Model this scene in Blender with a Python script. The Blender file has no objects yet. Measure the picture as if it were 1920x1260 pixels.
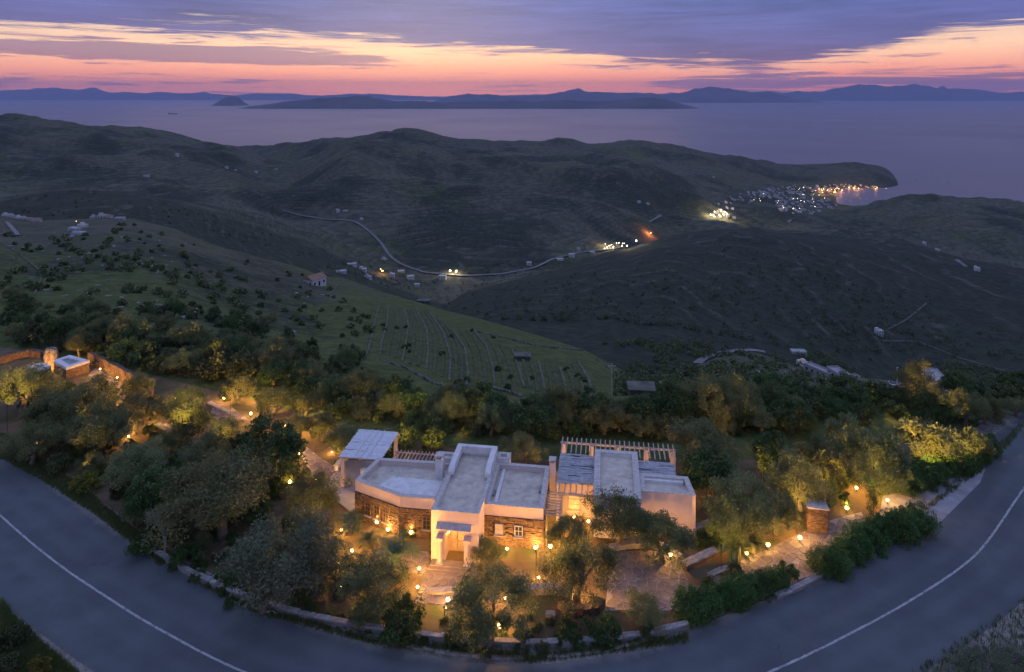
import bpy, bmesh, math, random
import numpy as np
from mathutils import Vector, Matrix

R = math.radians
scene = bpy.context.scene
C = scene.collection
random.seed(7)

# ------------------------------------------------------------------ camera
F, CAMZ, Y0 = 1251.0, 38.0, 178.0           # focal length and horizon row in photograph pixels, camera height in metres
SEA = -340.0
cd = bpy.data.cameras.new('camera'); cam = bpy.data.objects.new('camera', cd); C.objects.link(cam)
cam.location = (0, 0, CAMZ); cam.rotation_euler = (R(90), 0, 0)
cd.sensor_fit = 'HORIZONTAL'; cd.sensor_width = 36; cd.lens = F / 1920 * 36
cd.shift_y = -(630 - Y0) / 1920
cd.clip_start = 0.5; cd.clip_end = 300000
scene.camera = cam

# ------------------------------------------------------------------ sky
SUN_EL, SUN_AZ = R(10.0), R(-8.0)            # afterglow of a sun that has just gone, ahead of the camera
w = bpy.data.worlds.new('World'); scene.world = w; w.use_nodes = True
nt = w.node_tree; nt.nodes.clear()
def N(t, **k):
    n = nt.nodes.new(t)
    for a, b in k.items(): setattr(n, a, b)
    return n
def put(sock, v):
    if isinstance(v, bpy.types.NodeSocket): nt.links.new(v, sock)
    else: sock.default_value = v
def M_(op, a, b=0.0, c=0.0, clamp=False):
    n = N('ShaderNodeMath', operation=op, use_clamp=clamp)
    for s, v in zip(n.inputs, (a, b, c)): put(s, v)
    return n.outputs[0]
def sstep(v, a, b):
    n = N('ShaderNodeMapRange', interpolation_type='SMOOTHSTEP'); put(n.inputs[0], v); put(n.inputs[1], a); put(n.inputs[2], b)
    return n.outputs[0]
def mixc(f, a, b, blend='MIX'):
    n = N('ShaderNodeMix', data_type='RGBA', blend_type=blend); put(n.inputs[0], f)
    put(n.inputs[6], a if isinstance(a, bpy.types.NodeSocket) else (*a, 1)); put(n.inputs[7], b if isinstance(b, bpy.types.NodeSocket) else (*b, 1))
    return n.outputs[2]
def ramp(v, stops, interp='EASE'):
    n = N('ShaderNodeValToRGB'); put(n.inputs[0], v); cr = n.color_ramp; cr.interpolation = interp
    while len(cr.elements) < len(stops): cr.elements.new(0.5)
    for e, (p, c) in zip(cr.elements, stops):
        e.position = p; e.color = (*c, 1) if isinstance(c, tuple) else (c, c, c, 1)
    return n.outputs[0]
def noise3(x, y, z, scale, detail=4, rough=0.55, dist=0.0):
    cx = N('ShaderNodeCombineXYZ'); put(cx.inputs[0], x); put(cx.inputs[1], y); put(cx.inputs[2], z)
    n = N('ShaderNodeTexNoise'); put(n.inputs['Vector'], cx.outputs[0]); n.inputs['Scale'].default_value = scale
    n.inputs['Detail'].default_value = detail; n.inputs['Roughness'].default_value = rough; n.inputs['Distortion'].default_value = dist
    return n.outputs[0]
tc = N('ShaderNodeTexCoord'); sp = N('ShaderNodeSeparateXYZ'); nt.links.new(tc.outputs['Generated'], sp.inputs[0])
dx, dy, dz = sp.outputs
az = M_('ARCTAN2', dx, dy)                                   # 0 straight ahead, radians
el = M_('MULTIPLY', M_('ARCSINE', dz), 57.2958)              # degrees
azn = M_('ADD', M_('MULTIPLY', az, 1 / 1.32), 0.5, clamp=True)
# clear evening sky: coral at the horizon, cream above it, lavender blue overhead
clear = ramp(M_('DIVIDE', el, 60.0, clamp=True), [(0.0, (2.2, 0.50, 0.13)), (0.016, (2.1, 0.56, 0.15)), (0.034, (2.0, 0.68, 0.27)),
    (0.060, (1.75, 1.0, 0.50)), (0.10, (1.0, 0.76, 0.62)), (0.20, (0.57, 0.60, 0.84)), (1.0, (0.40, 0.53, 1.02))], 'LINEAR')
glow = M_('ADD', M_('MULTIPLY', M_('POWER', M_('MAXIMUM', M_('COSINE', az), 0.0), 1.6), 0.62), 0.38)
clear = mixc(1.0, clear, mixc(glow, (0.42, 0.62, 1.0), (1.0, 1.0, 1.0)), 'MULTIPLY')
# fine streaks and large ragged edges, drawn out along the horizon
big = noise3(M_('MULTIPLY', az, 5.0), M_('MULTIPLY', el, 0.55), 1.7, 1.0, 5, 0.6, 0.3)
fine = noise3(M_('ADD', M_('MULTIPLY', az, 7.0), M_('MULTIPLY', el, 0.35)), M_('MULTIPLY', el, 2.9), 9.1, 1.0, 7, 0.66, 0.7)
edge = ramp(azn, [(0.0, 4.4 / 8), (0.12, 4.5 / 8), (0.30, 4.4 / 8), (0.50, 3.75 / 8), (0.60, 3.2 / 8), (0.68, 2.0 / 8), (0.76, 1.55 / 8), (0.82, 2.0 / 8), (0.90, 3.4 / 8), (1.0, 4.9 / 8)], 'LINEAR')
lift = M_('ADD', M_('MULTIPLY', M_('SUBTRACT', big, 0.5), 3.2), M_('MULTIPLY', M_('SUBTRACT', fine, 0.5), 4.6))
h = M_('ADD', M_('SUBTRACT', el, M_('MULTIPLY', edge, 8.0)), lift)
bank = sstep(h, -0.15, 0.75)
# openings in the bank higher up
hole = sstep(noise3(M_('MULTIPLY', az, 3.2), M_('MULTIPLY', el, 0.30), 4.4, 1.0, 6, 0.6, 0.8), 0.56, 0.74)
hole = M_('MULTIPLY', hole, sstep(el, 5.5, 9.0))
bank = M_('MULTIPLY', bank, M_('SUBTRACT', 1.0, M_('MULTIPLY', hole, 0.75)))
# low bands of cloud inside the bright gap
def bell(v, m, s): return M_('POWER', 2.718, M_('MULTIPLY', M_('POWER', M_('ABSOLUTE', M_('DIVIDE', M_('SUBTRACT', v, m), s)), 2.0), -1.0))
b1 = M_('MULTIPLY', bell(el, M_('ADD', 2.75, M_('MULTIPLY', az, -1.0)), 0.62), sstep(az, -0.12, -0.34))
b2 = M_('MULTIPLY', bell(el, 0.95, 0.75), sstep(az, 0.12, 0.34))
b3 = M_('MULTIPLY', bell(el, 0.7, 0.6), sstep(az, -0.20, -0.55))
lo = M_('ADD', M_('MULTIPLY', b1, 0.42), M_('ADD', M_('MULTIPLY', b2, 0.24), M_('MULTIPLY', b3, 0.10)))
streak = sstep(M_('ADD', fine, lo), 0.555, 0.68)
streak = M_('MULTIPLY', streak, sstep(el, 7.5, 5.0))
ccol = ramp(M_('DIVIDE', el, 40.0, clamp=True), [(0.0, (0.42, 0.13, 0.20)), (0.05, (0.27, 0.135, 0.25)), (0.11, (0.140, 0.128, 0.34)),
    (0.19, (0.105, 0.138, 0.40)), (0.5, (0.235, 0.305, 0.62)), (1.0, (0.355, 0.445, 0.86))], 'LINEAR')
warm = M_('MULTIPLY', sstep(az, 0.15, -0.5), M_('MULTIPLY', sstep(el, 9.0, 3.0), 0.30))
ccol = mixc(warm, ccol, (0.24, 0.155, 0.27))
ccol = mixc(1.0, ccol, ramp(M_('ADD', M_('MULTIPLY', big, 0.5), M_('MULTIPLY', fine, 0.5)), [(0.32, 0.66), (0.68, 1.42)], 'LINEAR'), 'MULTIPLY')
rim = M_('MULTIPLY', M_('MULTIPLY', sstep(h, -0.9, -0.1), sstep(h, 0.7, 0.0)), M_('MULTIPLY', sstep(el, 7.0, 4.5), 0.35))
clear = mixc(rim, clear, (1.35, 0.80, 0.44))
col = mixc(M_('MULTIPLY', streak, 0.80), clear, mixc(0.30, ccol, (0.62, 0.22, 0.22)))
col = mixc(bank, col, ccol)
below = sstep(el, 0.0, -3.0)
col = mixc(below, col, (0.10, 0.10, 0.16))
sky = N('ShaderNodeTexSky', sky_type='NISHITA', sun_disc=False, sun_elevation=SUN_EL, sun_rotation=SUN_AZ, altitude=300)
bg = N('ShaderNodeBackground'); nt.links.new(col, bg.inputs[0]); bg.inputs[1].default_value = 1.0
bg2 = N('ShaderNodeBackground'); nt.links.new(sky.outputs[0], bg2.inputs[0]); bg2.inputs[1].default_value = 0.006
addn = N('ShaderNodeAddShader'); nt.links.new(bg.outputs[0], addn.inputs[0]); nt.links.new(bg2.outputs[0], addn.inputs[1])
wo = N('ShaderNodeOutputWorld'); nt.links.new(addn.outputs[0], wo.inputs[0])
w.cycles.sampling_method = 'MANUAL'; w.cycles.sample_map_resolution = 1024

# ------------------------------------------------------------------ sun (afterglow only), exposure
sd = bpy.data.lights.new('sun', 'SUN'); sd.energy = 0.18; sd.angle = R(45); sd.color = (1.0, 0.62, 0.45)
so = bpy.data.objects.new('sun', sd); C.objects.link(so)
so.rotation_euler = Vector((-math.sin(SUN_AZ) * math.cos(SUN_EL), -math.cos(SUN_AZ) * math.cos(SUN_EL), -math.sin(SUN_EL))).to_track_quat('-Z', 'Y').to_euler()
scene.view_settings.view_transform = 'Standard'; scene.view_settings.look = 'None'
scene.view_settings.exposure = 0.0; scene.view_settings.gamma = 1.0; scene.view_settings.use_curve_mapping = False
cy = scene.cycles
cy.use_denoising = True; cy.max_bounces = 5; cy.diffuse_bounces = 2; cy.glossy_bounces = 2; cy.transmission_bounces = 3
cy.volume_bounces = 0; cy.sample_clamp_indirect = 3.0; cy.sample_clamp_direct = 12.0; cy.use_light_tree = True
cy.use_adaptive_sampling = True; cy.adaptive_threshold = 0.02
cy.caustics_reflective = False; cy.caustics_refractive = False

# ------------------------------------------------------------------ materials
MATS = {}
def material(name, c1, c2=None, scale=3.0, rough=0.85, bump=0.0, bscale=None, emit=None, estr=0.0, metal=0.0, rand=0.0, c3=None, s3=0.3, t3=(0.45, 0.65), world=False, trans=0.0, tint=False, spec=0.25, detail=5):
    if name in MATS: return MATS[name]
    m = bpy.data.materials.new(name); m.use_nodes = True; t = m.node_tree; nd = t.nodes; lk = t.links
    b = nd['Principled BSDF']; b.inputs['Roughness'].default_value = rough; b.inputs['Metallic'].default_value = metal
    b.inputs['Specular IOR Level'].default_value = spec
    if world:
        g = nd.new('ShaderNodeNewGeometry'); co = g.outputs['Position']
    else:
        g = nd.new('ShaderNodeTexCoord'); co = g.outputs['Object']
    def nz(s, d=detail):
        n = nd.new('ShaderNodeTexNoise'); n.inputs['Scale'].default_value = s; n.inputs['Detail'].default_value = d; n.inputs['Roughness'].default_value = 0.6
        lk.new(co, n.inputs['Vector']); return n.outputs[0]
    def mx(f, a, bcol, blend='MIX'):
        n = nd.new('ShaderNodeMix'); n.data_type = 'RGBA'; n.blend_type = blend
        if isinstance(f, float): n.inputs[0].default_value = f
        else: lk.new(f, n.inputs[0])
        for s, v in ((n.inputs[6], a), (n.inputs[7], bcol)):
            if isinstance(v, tuple): s.default_value = (*v, 1)
            else: lk.new(v, s)
        return n.outputs[2]
    def rng(v, a, bb):
        n = nd.new('ShaderNodeMapRange'); lk.new(v, n.inputs[0]); n.inputs[1].default_value = a; n.inputs[2].default_value = bb; return n.outputs[0]
    col = None
    if c2 is None: col = None; b.inputs['Base Color'].default_value = (*c1, 1)
    else:
        if tint:
            at = nd.new('ShaderNodeAttribute'); at.attribute_name = 'tint'; f = at.outputs['Fac']
        else: f = rng(nz(scale), 0.33, 0.67)
        col = mx(f, c1, c2)
        if c3: col = mx(rng(nz(s3), *t3), col, c3)
        if rand:
            oi = nd.new('ShaderNodeObjectInfo'); hs = nd.new('ShaderNodeHueSaturation'); lk.new(col, hs.inputs['Color'])
            a = nd.new('ShaderNodeMapRange'); lk.new(oi.outputs['Random'], a.inputs[0]); a.inputs[3].default_value = 1 - rand; a.inputs[4].default_value = 1 + rand
            lk.new(a.outputs[0], hs.inputs['Value'])
            m2 = nd.new('ShaderNodeMath'); m2.operation = 'MULTIPLY_ADD'; lk.new(oi.outputs['Random'], m2.inputs[0]); m2.inputs[1].default_value = 7.31; m2.inputs[2].default_value = 0.0
            m3 = nd.new('ShaderNodeMath'); m3.operation = 'FRACT'; lk.new(m2.outputs[0], m3.inputs[0])
            a2 = nd.new('ShaderNodeMapRange'); lk.new(m3.outputs[0], a2.inputs[0]); a2.inputs[3].default_value = 0.5 - rand * 0.09; a2.inputs[4].default_value = 0.5 + rand * 0.09
            lk.new(a2.outputs[0], hs.inputs['Hue']); col = hs.outputs[0]
        lk.new(col, b.inputs['Base Color'])
    if bump:
        bp = nd.new('ShaderNodeBump'); bp.inputs['Strength'].default_value = min(1.0, bump); bp.inputs['Distance'].default_value = 0.05 * max(1, bump)
        lk.new(nz(bscale or scale * 4), bp.inputs['Height']); lk.new(bp.outputs[0], b.inputs['Normal'])
    if emit:
        b.inputs['Emission Color'].default_value = (*emit, 1); b.inputs['Emission Strength'].default_value = estr
    if trans:
        tr = nd.new('ShaderNodeBsdfTranslucent'); ms = nd.new('ShaderNodeMixShader'); ms.inputs[0].default_value = trans
        if col is not None: lk.new(col, tr.inputs[0])
        out = nd['Material Output']; lk.new(b.outputs[0], ms.inputs[1]); lk.new(tr.outputs[0], ms.inputs[2]); lk.new(ms.outputs[0], out.inputs[0])
    MATS[name] = m
    return m
WARM = (1.0, 0.44, 0.09)
plaster = material('rose plaster', (0.60, 0.48, 0.42), (0.68, 0.55, 0.49), 1.2, 0.9, 0.15, 9)
white = material('lime white plaster', (0.62, 0.59, 0.55), (0.78, 0.75, 0.71), 1.3, 0.9, 0.2, 8, c3=(0.44, 0.43, 0.41), s3=1.6, t3=(0.56, 0.78), detail=8)
deckm = material('weathered roof screed', (0.49, 0.42, 0.33), (0.66, 0.58, 0.46), 1.4, 0.92, 0.3, 12, c3=(0.34, 0.31, 0.26), s3=0.9, t3=(0.52, 0.76), detail=9)
capm = material('grey coping', (0.42, 0.38, 0.33), (0.62, 0.57, 0.50), 3.5, 0.9, 0.25, 9)
stonem = material('brown schist', (0.105, 0.068, 0.045), (0.20, 0.14, 0.095), 2.6, 0.85, 0.5, 9, c3=(0.06, 0.042, 0.032), s3=5.0)
flagm = material('flagstone', (0.155, 0.128, 0.112), (0.24, 0.20, 0.175), 0.9, 0.8, 0.25, 5, rand=0.22)
mortar = material('pale mortar', (0.33, 0.28, 0.23), (0.43, 0.37, 0.31), 2.0, 0.9, 0.2)
woodm = material('weathered timber', (0.32, 0.27, 0.22), (0.46, 0.40, 0.34), 4.0, 0.8, 0.3)
doorm = material('oiled door timber', (0.40, 0.24, 0.12), (0.52, 0.33, 0.18), 5.0, 0.6, 0.2)
reedm = material('grey reed', (0.30, 0.30, 0.31), (0.48, 0.48, 0.48), 3.0, 0.9, 0.3)
reedl = material('bleached reed', (0.58, 0.58, 0.59), (0.72, 0.72, 0.72), 3.0, 0.9, 0.3)
slabm = material('grey terrace cement', (0.24, 0.24, 0.25), (0.34, 0.34, 0.34), 0.8, 0.85, 0.2, 9)
glassd = material('dark window glass', (0.02, 0.025, 0.03), rough=0.08, spec=0.6)
glassl = material('lamp-lit window glass', (0.3, 0.2, 0.1), rough=0.2, emit=(1.0, 0.55, 0.2), estr=0.55)
bulbm = material('warm bulb', (1, 0.8, 0.5), emit=(1.0, 0.58, 0.17), estr=110.0)
bulbw = material('white lamp', (1, 1, 1), emit=(1.0, 0.80, 0.55), estr=60.0)
bulbo = material('orange street lamp', (1, 0.7, 0.3), emit=(1.0, 0.46, 0.12), estr=40.0)
darkmetal = material('dark bronze', (0.05, 0.045, 0.04), rough=0.5, metal=0.6)
barkm = material('bark', (0.10, 0.085, 0.07), (0.19, 0.165, 0.135), 6.0, 0.9, 0.6, 12)
barebark = material('pale bark', (0.24, 0.22, 0.20), (0.34, 0.32, 0.29), 6.0, 0.9, 0.5, 12)
soil = material('garden soil', (0.085, 0.065, 0.036), (0.165, 0.118, 0.066), 0.5, 0.95, 0.5, 7, c3=(0.060, 0.075, 0.026), s3=0.28, t3=(0.50, 0.66), world=True)
gravel = material('gravel verge', (0.17, 0.155, 0.13), (0.30, 0.28, 0.25), 3.5, 0.95, 0.6, 14, c3=(0.10, 0.085, 0.06), s3=0.5, world=True)
def asphalt_material():
    m = material('asphalt', (0.076, 0.086, 0.090), (0.106, 0.118, 0.123), 0.30, 0.82, 0.15, 26, c3=(0.068, 0.076, 0.080), s3=0.09, t3=(0.48, 0.75), world=True)
    nd = m.node_tree.nodes; lk = m.node_tree.links; b = nd['Principled BSDF']; src = b.inputs['Base Color'].links[0].from_socket
    g = nd.new('ShaderNodeNewGeometry'); at = nd.new('ShaderNodeAttribute'); at.attribute_name = 'across'
    def mr(v, a, c, d, e):
        n = nd.new('ShaderNodeMapRange'); n.interpolation_type = 'SMOOTHSTEP'; lk.new(v, n.inputs[0])
        for k, x in enumerate((a, c, d, e)): n.inputs[k + 1].default_value = x
        return n.outputs[0]
    def ma(op, a, c):
        n = nd.new('ShaderNodeMath'); n.operation = op
        for s_, x in zip(n.inputs, (a, c)):
            if isinstance(x, float): s_.default_value = x
            else: lk.new(x, s_)
        return n.outputs[0]
    def mx(f, a, c):
        n = nd.new('ShaderNodeMix'); n.data_type = 'RGBA'; lk.new(f, n.inputs[0])
        for s_, x in ((n.inputs[6], a), (n.inputs[7], c)):
            if isinstance(x, tuple): s_.default_value = (*x, 1)
            else: lk.new(x, s_)
        return n.outputs[2]
    def nz(sc, d=5):
        n = nd.new('ShaderNodeTexNoise'); n.inputs['Scale'].default_value = sc; n.inputs['Detail'].default_value = d; lk.new(g.outputs['Position'], n.inputs['Vector']); return n.outputs[0]
    ab = ma('ABSOLUTE', at.outputs['Fac'], 0.0)
    track = ma('MULTIPLY', mr(ma('ABSOLUTE', ma('SUBTRACT', ma('ABSOLUTE', ma('SUBTRACT', ab, 0.50), 0.0), 0.20), 0.0), 0.02, 0.16, 1.0, 0.0), 0.35)
    c = mx(ma('MULTIPLY', track, mr(nz(0.25), 0.35, 0.65, 0.3, 1.0)), src, (0.128, 0.142, 0.148))        # polished wheel tracks
    dust = ma('MULTIPLY', mr(ma('ADD', ab, ma('MULTIPLY', ma('SUBTRACT', nz(0.6), 0.5), 0.22)), 0.86, 1.0, 0.0, 1.0), 0.75)
    c = mx(dust, c, (0.20, 0.185, 0.16))                                                                # grit at the edges
    v = nd.new('ShaderNodeTexVoronoi'); v.feature = 'DISTANCE_TO_EDGE'; v.inputs['Scale'].default_value = 0.22; wv = nd.new('ShaderNodeVectorMath'); wv.operation = 'MULTIPLY_ADD'
    n3 = nd.new('ShaderNodeTexNoise'); n3.inputs['Scale'].default_value = 0.5; n3.inputs['Detail'].default_value = 6; lk.new(g.outputs['Position'], n3.inputs['Vector']); lk.new(n3.outputs['Color'], wv.inputs[0]); wv.inputs[1].default_value = (3, 3, 3); lk.new(g.outputs['Position'], wv.inputs[2]); lk.new(wv.outputs[0], v.inputs['Vector'])
    crack = ma('MULTIPLY', mr(v.outputs['Distance'], 0.004, 0.014, 1.0, 0.0), mr(nz(0.12), 0.56, 0.66, 0.0, 0.5)); c = mx(crack, c, (0.035, 0.037, 0.042))
    lk.new(c, b.inputs['Base Color']); return m
asphalt = asphalt_material()
paint = material('worn road paint', (0.30, 0.30, 0.30), (0.42, 0.42, 0.41), 2.0, 0.8, c3=(0.12, 0.125, 0.13), s3=2.4, t3=(0.50, 0.72), world=True)
concrete = material('broomed concrete', (0.26, 0.265, 0.27), (0.36, 0.36, 0.36), 1.3, 0.9, 0.2, 9, c3=(0.22, 0.22, 0.22), s3=0.4, world=True)
walltop = material('pale wall coping', (0.20, 0.195, 0.185), (0.40, 0.39, 0.37), 2.6, 0.9, 0.5, 8, rand=0.22, c3=(0.13, 0.12, 0.10), s3=1.2, t3=(0.52, 0.75))
farroad = material('pale road', (0.13, 0.13, 0.13), (0.20, 0.20, 0.195), 0.05, 0.9, world=True)
drystone = material('dry stone', (0.19, 0.18, 0.16), (0.32, 0.30, 0.27), 1.5, 0.9, 0.6, 6)
rockm = material('rock', (0.17, 0.165, 0.15), (0.30, 0.29, 0.27), 0.8, 0.9, 0.6, 4)
housew = material('whitewashed wall', (0.40, 0.39, 0.37), (0.54, 0.53, 0.51), 0.3, 0.9, rand=0.18)
tilem = material('clay roof tile', (0.24, 0.13, 0.085), (0.34, 0.20, 0.13), 1.0, 0.85, 0.3)
olivem = material('olive leaf', (0.098, 0.120, 0.042), (0.235, 0.262, 0.115), tint=True, rough=0.6, rand=0.22, trans=0.38)
greenm = material('evergreen leaf', (0.036, 0.070, 0.020), (0.105, 0.160, 0.046), tint=True, rough=0.55, rand=0.22, trans=0.2)
scrubm = material('scrub leaf', (0.042, 0.064, 0.022), (0.112, 0.142, 0.054), tint=True, rough=0.65, rand=0.34, trans=0.2)
hedgem = material('hedge leaf', (0.044, 0.100, 0.026), (0.110, 0.205, 0.052), tint=True, rough=0.5, rand=0.12, trans=0.2)
broomm = material('broom leaf', (0.095, 0.115, 0.022), (0.26, 0.23, 0.035), tint=True, rough=0.6, rand=0.2, trans=0.25)
palmm = material('palm leaf', (0.055, 0.085, 0.030), (0.13, 0.17, 0.06), tint=True, rough=0.5, rand=0.15, trans=0.25)
grassm = material('grass blade', (0.065, 0.100, 0.026), (0.160, 0.180, 0.06), tint=True, rough=0.7, trans=0.3)

# ------------------------------------------------------------------ object helpers
def tag(o, label=None, cat=None, group=None, kind=None):
    if label: o['label'] = label
    if cat: o['category'] = cat
    if group: o['group'] = group
    if kind or cat: o['kind'] = kind or 'thing'
    return o
def link(name, me, mat=None, parent=None, loc=None, smooth=False):
    o = bpy.data.objects.new(name, me); C.objects.link(o)
    if mat is not None and me is not None and not me.materials:
        for m in (mat if isinstance(mat, (list, tuple)) else [mat]): me.materials.append(m)
    if smooth: me.polygons.foreach_set('use_smooth', [True] * len(me.polygons))
    if parent: o.parent = parent
    if loc is not None: o.location = loc
    return o
def empty(name, loc=(0, 0, 0), rz=0.0, sc=1.0):
    o = bpy.data.objects.new(name, None); C.objects.link(o); o.location = loc; o.rotation_euler = (0, 0, rz)
    o.scale = (sc, sc, sc) if isinstance(sc, (int, float)) else sc
    o.empty_display_size = 0.2
    return o
class MB:
    def __init__(s): s.v = []; s.f = []
    def add(s, v, f):
        n = len(s.v); s.v += [tuple(p) for p in v]; s.f += [tuple(i + n for i in q) for q in f]; return s
    def box(s, x0, y0, z0, x1, y1, z1, j=0.0):
        P = [(x0, y0, z0), (x1, y0, z0), (x1, y1, z0), (x0, y1, z0), (x0, y0, z1), (x1, y0, z1), (x1, y1, z1), (x0, y1, z1)]
        if j: P = [(a + random.uniform(-j, j), b + random.uniform(-j, j), c + random.uniform(-j, j)) for a, b, c in P]
        return s.add(P, [(3, 2, 1, 0), (4, 5, 6, 7), (0, 1, 5, 4), (1, 2, 6, 5), (2, 3, 7, 6), (3, 0, 4, 7)])
    def obox(s, c, ux, uy, hx, hy, z0, z1, j=0.0):
        P = []
        for z in (z0, z1):
            for a, b in ((-1, -1), (1, -1), (1, 1), (-1, 1)):
                P.append((c[0] + ux[0] * a * hx + uy[0] * b * hy + random.uniform(-j, j), c[1] + ux[1] * a * hx + uy[1] * b * hy + random.uniform(-j, j), z + random.uniform(-j, j)))
        return s.add(P, [(3, 2, 1, 0), (4, 5, 6, 7), (0, 1, 5, 4), (1, 2, 6, 5), (2, 3, 7, 6), (3, 0, 4, 7)])
    def prism(s, poly, z0, z1):
        n = len(poly)
        v = [(p[0], p[1], z0) for p in poly] + [(p[0], p[1], z1) for p in poly]
        f = [tuple(range(n - 1, -1, -1)), tuple(range(n, 2 * n))] + [(i, (i + 1) % n, n + (i + 1) % n, n + i) for i in range(n)]
        return s.add(v, f)
    def ring(s, poly, t, z0, z1):
        q = inset(poly, t); n = len(poly)
        v = [(p[0], p[1], z0) for p in poly] + [(p[0], p[1], z1) for p in poly] + [(p[0], p[1], z0) for p in q] + [(p[0], p[1], z1) for p in q]
        f = []
        for i in range(n):
            k = (i + 1) % n
            f += [(i, k, n + k, n + i), (2 * n + k, 2 * n + i, 3 * n + i, 3 * n + k), (n + i, n + k, 3 * n + k, 3 * n + i), (k, i, 2 * n + i, 2 * n + k)]
        return s.add(v, f)
    def tube(s, pts, rad, seg=6, cap=True):
        rings = []; n0 = len(s.v); pts = [Vector(p) for p in pts]
        for i, p in enumerate(pts):
            d = (pts[min(i + 1, len(pts) - 1)] - pts[max(i - 1, 0)]).normalized()
            a = d.orthogonal().normalized() if abs(d.z) < 0.95 else Vector((1, 0, 0)) - d * d.x
            a.normalize(); b = d.cross(a); r = rad[i] if isinstance(rad, (list, tuple)) else rad
            for k in range(seg):
                t = 2 * math.pi * k / seg; s.v.append(tuple(p + (a * math.cos(t) + b * math.sin(t)) * r))
        for i in range(len(pts) - 1):
            for k in range(seg):
                a = n0 + i * seg + k; b = n0 + i * seg + (k + 1) % seg
                s.f.append((a, b, b + seg, a + seg))
        if cap:
            s.f.append(tuple(n0 + k for k in range(seg - 1, -1, -1))); e = n0 + (len(pts) - 1) * seg; s.f.append(tuple(e + k for k in range(seg)))
        return s
    def mesh(s, name='m'):
        me = bpy.data.meshes.new(name); me.from_pydata(s.v, [], s.f); me.update(); return me
    def build(s, name, mat, parent=None, loc=None, bevel=0.0, smooth=False):
        me = s.mesh(name)
        if bevel:
            bm = bmesh.new(); bm.from_mesh(me); bmesh.ops.bevel(bm, geom=bm.edges[:], offset=bevel, segments=1, affect='EDGES'); bm.to_mesh(me); bm.free()
        return link(name, me, mat, parent, loc, smooth)
def inset(poly, t):
    n = len(poly); out = []
    A = sum(poly[i][0] * poly[(i + 1) % n][1] - poly[(i + 1) % n][0] * poly[i][1] for i in range(n))
    sg = 1 if A > 0 else -1
    L = []
    for i in range(n):
        p, q = poly[i], poly[(i + 1) % n]; d = Vector((q[0] - p[0], q[1] - p[1])).normalized(); nn = Vector((-d.y, d.x)) * sg * t
        L.append((Vector(p[:2]) + nn, d))
    for i in range(n):
        (p, d), (q, e) = L[i - 1], L[i]; cr = d.x * e.y - d.y * e.x
        if abs(cr) < 1e-6: out.append((q.x, q.y)); continue
        s = ((q.x - p.x) * e.y - (q.y - p.y) * e.x) / cr; out.append((p.x + d.x * s, p.y + d.y * s))
    return out
def catmull(pts, n=8):
    P = [Vector(p) for p in pts]; out = []
    for i in range(len(P) - 1):
        a, b, c, d = P[max(i - 1, 0)], P[i], P[i + 1], P[min(i + 2, len(P) - 1)]
        for k in range(n):
            t = k / n; out.append(0.5 * ((2 * b) + (c - a) * t + (2 * a - 5 * b + 4 * c - d) * t * t + (3 * b - a - 3 * c + d) * t ** 3))
    out.append(P[-1]); return out
def inside(p, poly):
    x, y = p; c = False; n = len(poly)
    for i in range(n):
        x1, y1 = poly[i]; x2, y2 = poly[i - 1]
        if (y1 > y) != (y2 > y) and x < (x2 - x1) * (y - y1) / (y2 - y1) + x1: c = not c
    return c
def copy_tree(o, parent=None):
    c = o.copy(); C.objects.link(c)
    if parent: c.parent = parent
    for ch in o.children: copy_tree(ch, c)
    return c

# ------------------------------------------------------------------ terrain: a height field over (u = x / y, y)
def ground(px, py, h=0.0):
    y = F * (CAMZ - h) / (py - Y0); return ((px - 960) / F * y, y)
LAY = []
def layer(nodes, mode='py'):
    px = np.array([n[0] for n in nodes], float); Y = np.array([n[1] for n in nodes], float); v = np.array([n[2] for n in nodes], float)
    z = CAMZ - (v - Y0) / F * Y if mode == 'py' else v
    LAY.append((px, Y, z))
layer([(-900, 6, 0), (2900, 6, 0)], 'z')
layer([(-900, 60, 0), (0, 60, 0), (960, 50, 0), (1920, 60, 0), (2900, 60, 0)], 'z')
layer([(-900, 125, 0), (-200, 115, 0), (0, 104, 0), (200, 100, 0), (400, 92, 0), (600, 84, 0), (960, 77, 0), (1300, 78, 0), (1600, 79, 0), (1920, 84, 0), (2150, 105, 0), (2900, 120, 0)], 'z')
layer([(-900, 170, -8), (0, 150, -11), (300, 140, -13), (600, 130, -17), (700, 128, -18), (960, 126, -19.5), (1200, 124, -18.5), (1400, 124, -22), (1600, 120, -22), (1920, 125, -23), (2900, 160, -25)], 'z')
L4 = [(-900, 420, 380), (0, 400, 404), (60, 400, 414), (200, 400, 406), (250, 405, 409), (330, 410, 427), (400, 415, 455), (480, 420, 478), (560, 420, 498), (600, 400, 518), (650, 380, 524), (700, 360, 543), (760, 345, 561), (830, 320, 581), (960, 270, 617), (1100, 232, 660), (1150, 222, 688), (1200, 225, 712), (1260, 250, 706), (1320, 290, 680), (1400, 330, 658), (1500, 320, 690), (1600, 330, 706), (1700, 350, 716), (1920, 340, 733), (2900, 340, 760)]
layer(L4)
def hid(nodes, k, drop): return [(a, Y * k, b + drop(a)) for a, Y, b in nodes]
layer(hid(L4, 1.28, lambda a: 26 if a < 1150 else (8 if a < 1230 else -6)))
L6 = [(-900, 900, 345), (0, 900, 374), (100, 900, 361), (250, 900, 358), (350, 900, 376), (480, 880, 413), (600, 850, 462), (660, 800, 492), (700, 800, 515), (750, 780, 533), (800, 740, 556), (835, 720, 570), (870, 720, 546), (960, 740, 519), (1050, 800, 500), (1100, 850, 484), (1180, 950, 460), (1250, 1000, 438), (1400, 1050, 420), (1500, 1050, 428), (1600, 1000, 447), (1700, 950, 461), (1800, 900, 486), (1920, 850, 512), (2900, 800, 560)]
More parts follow.
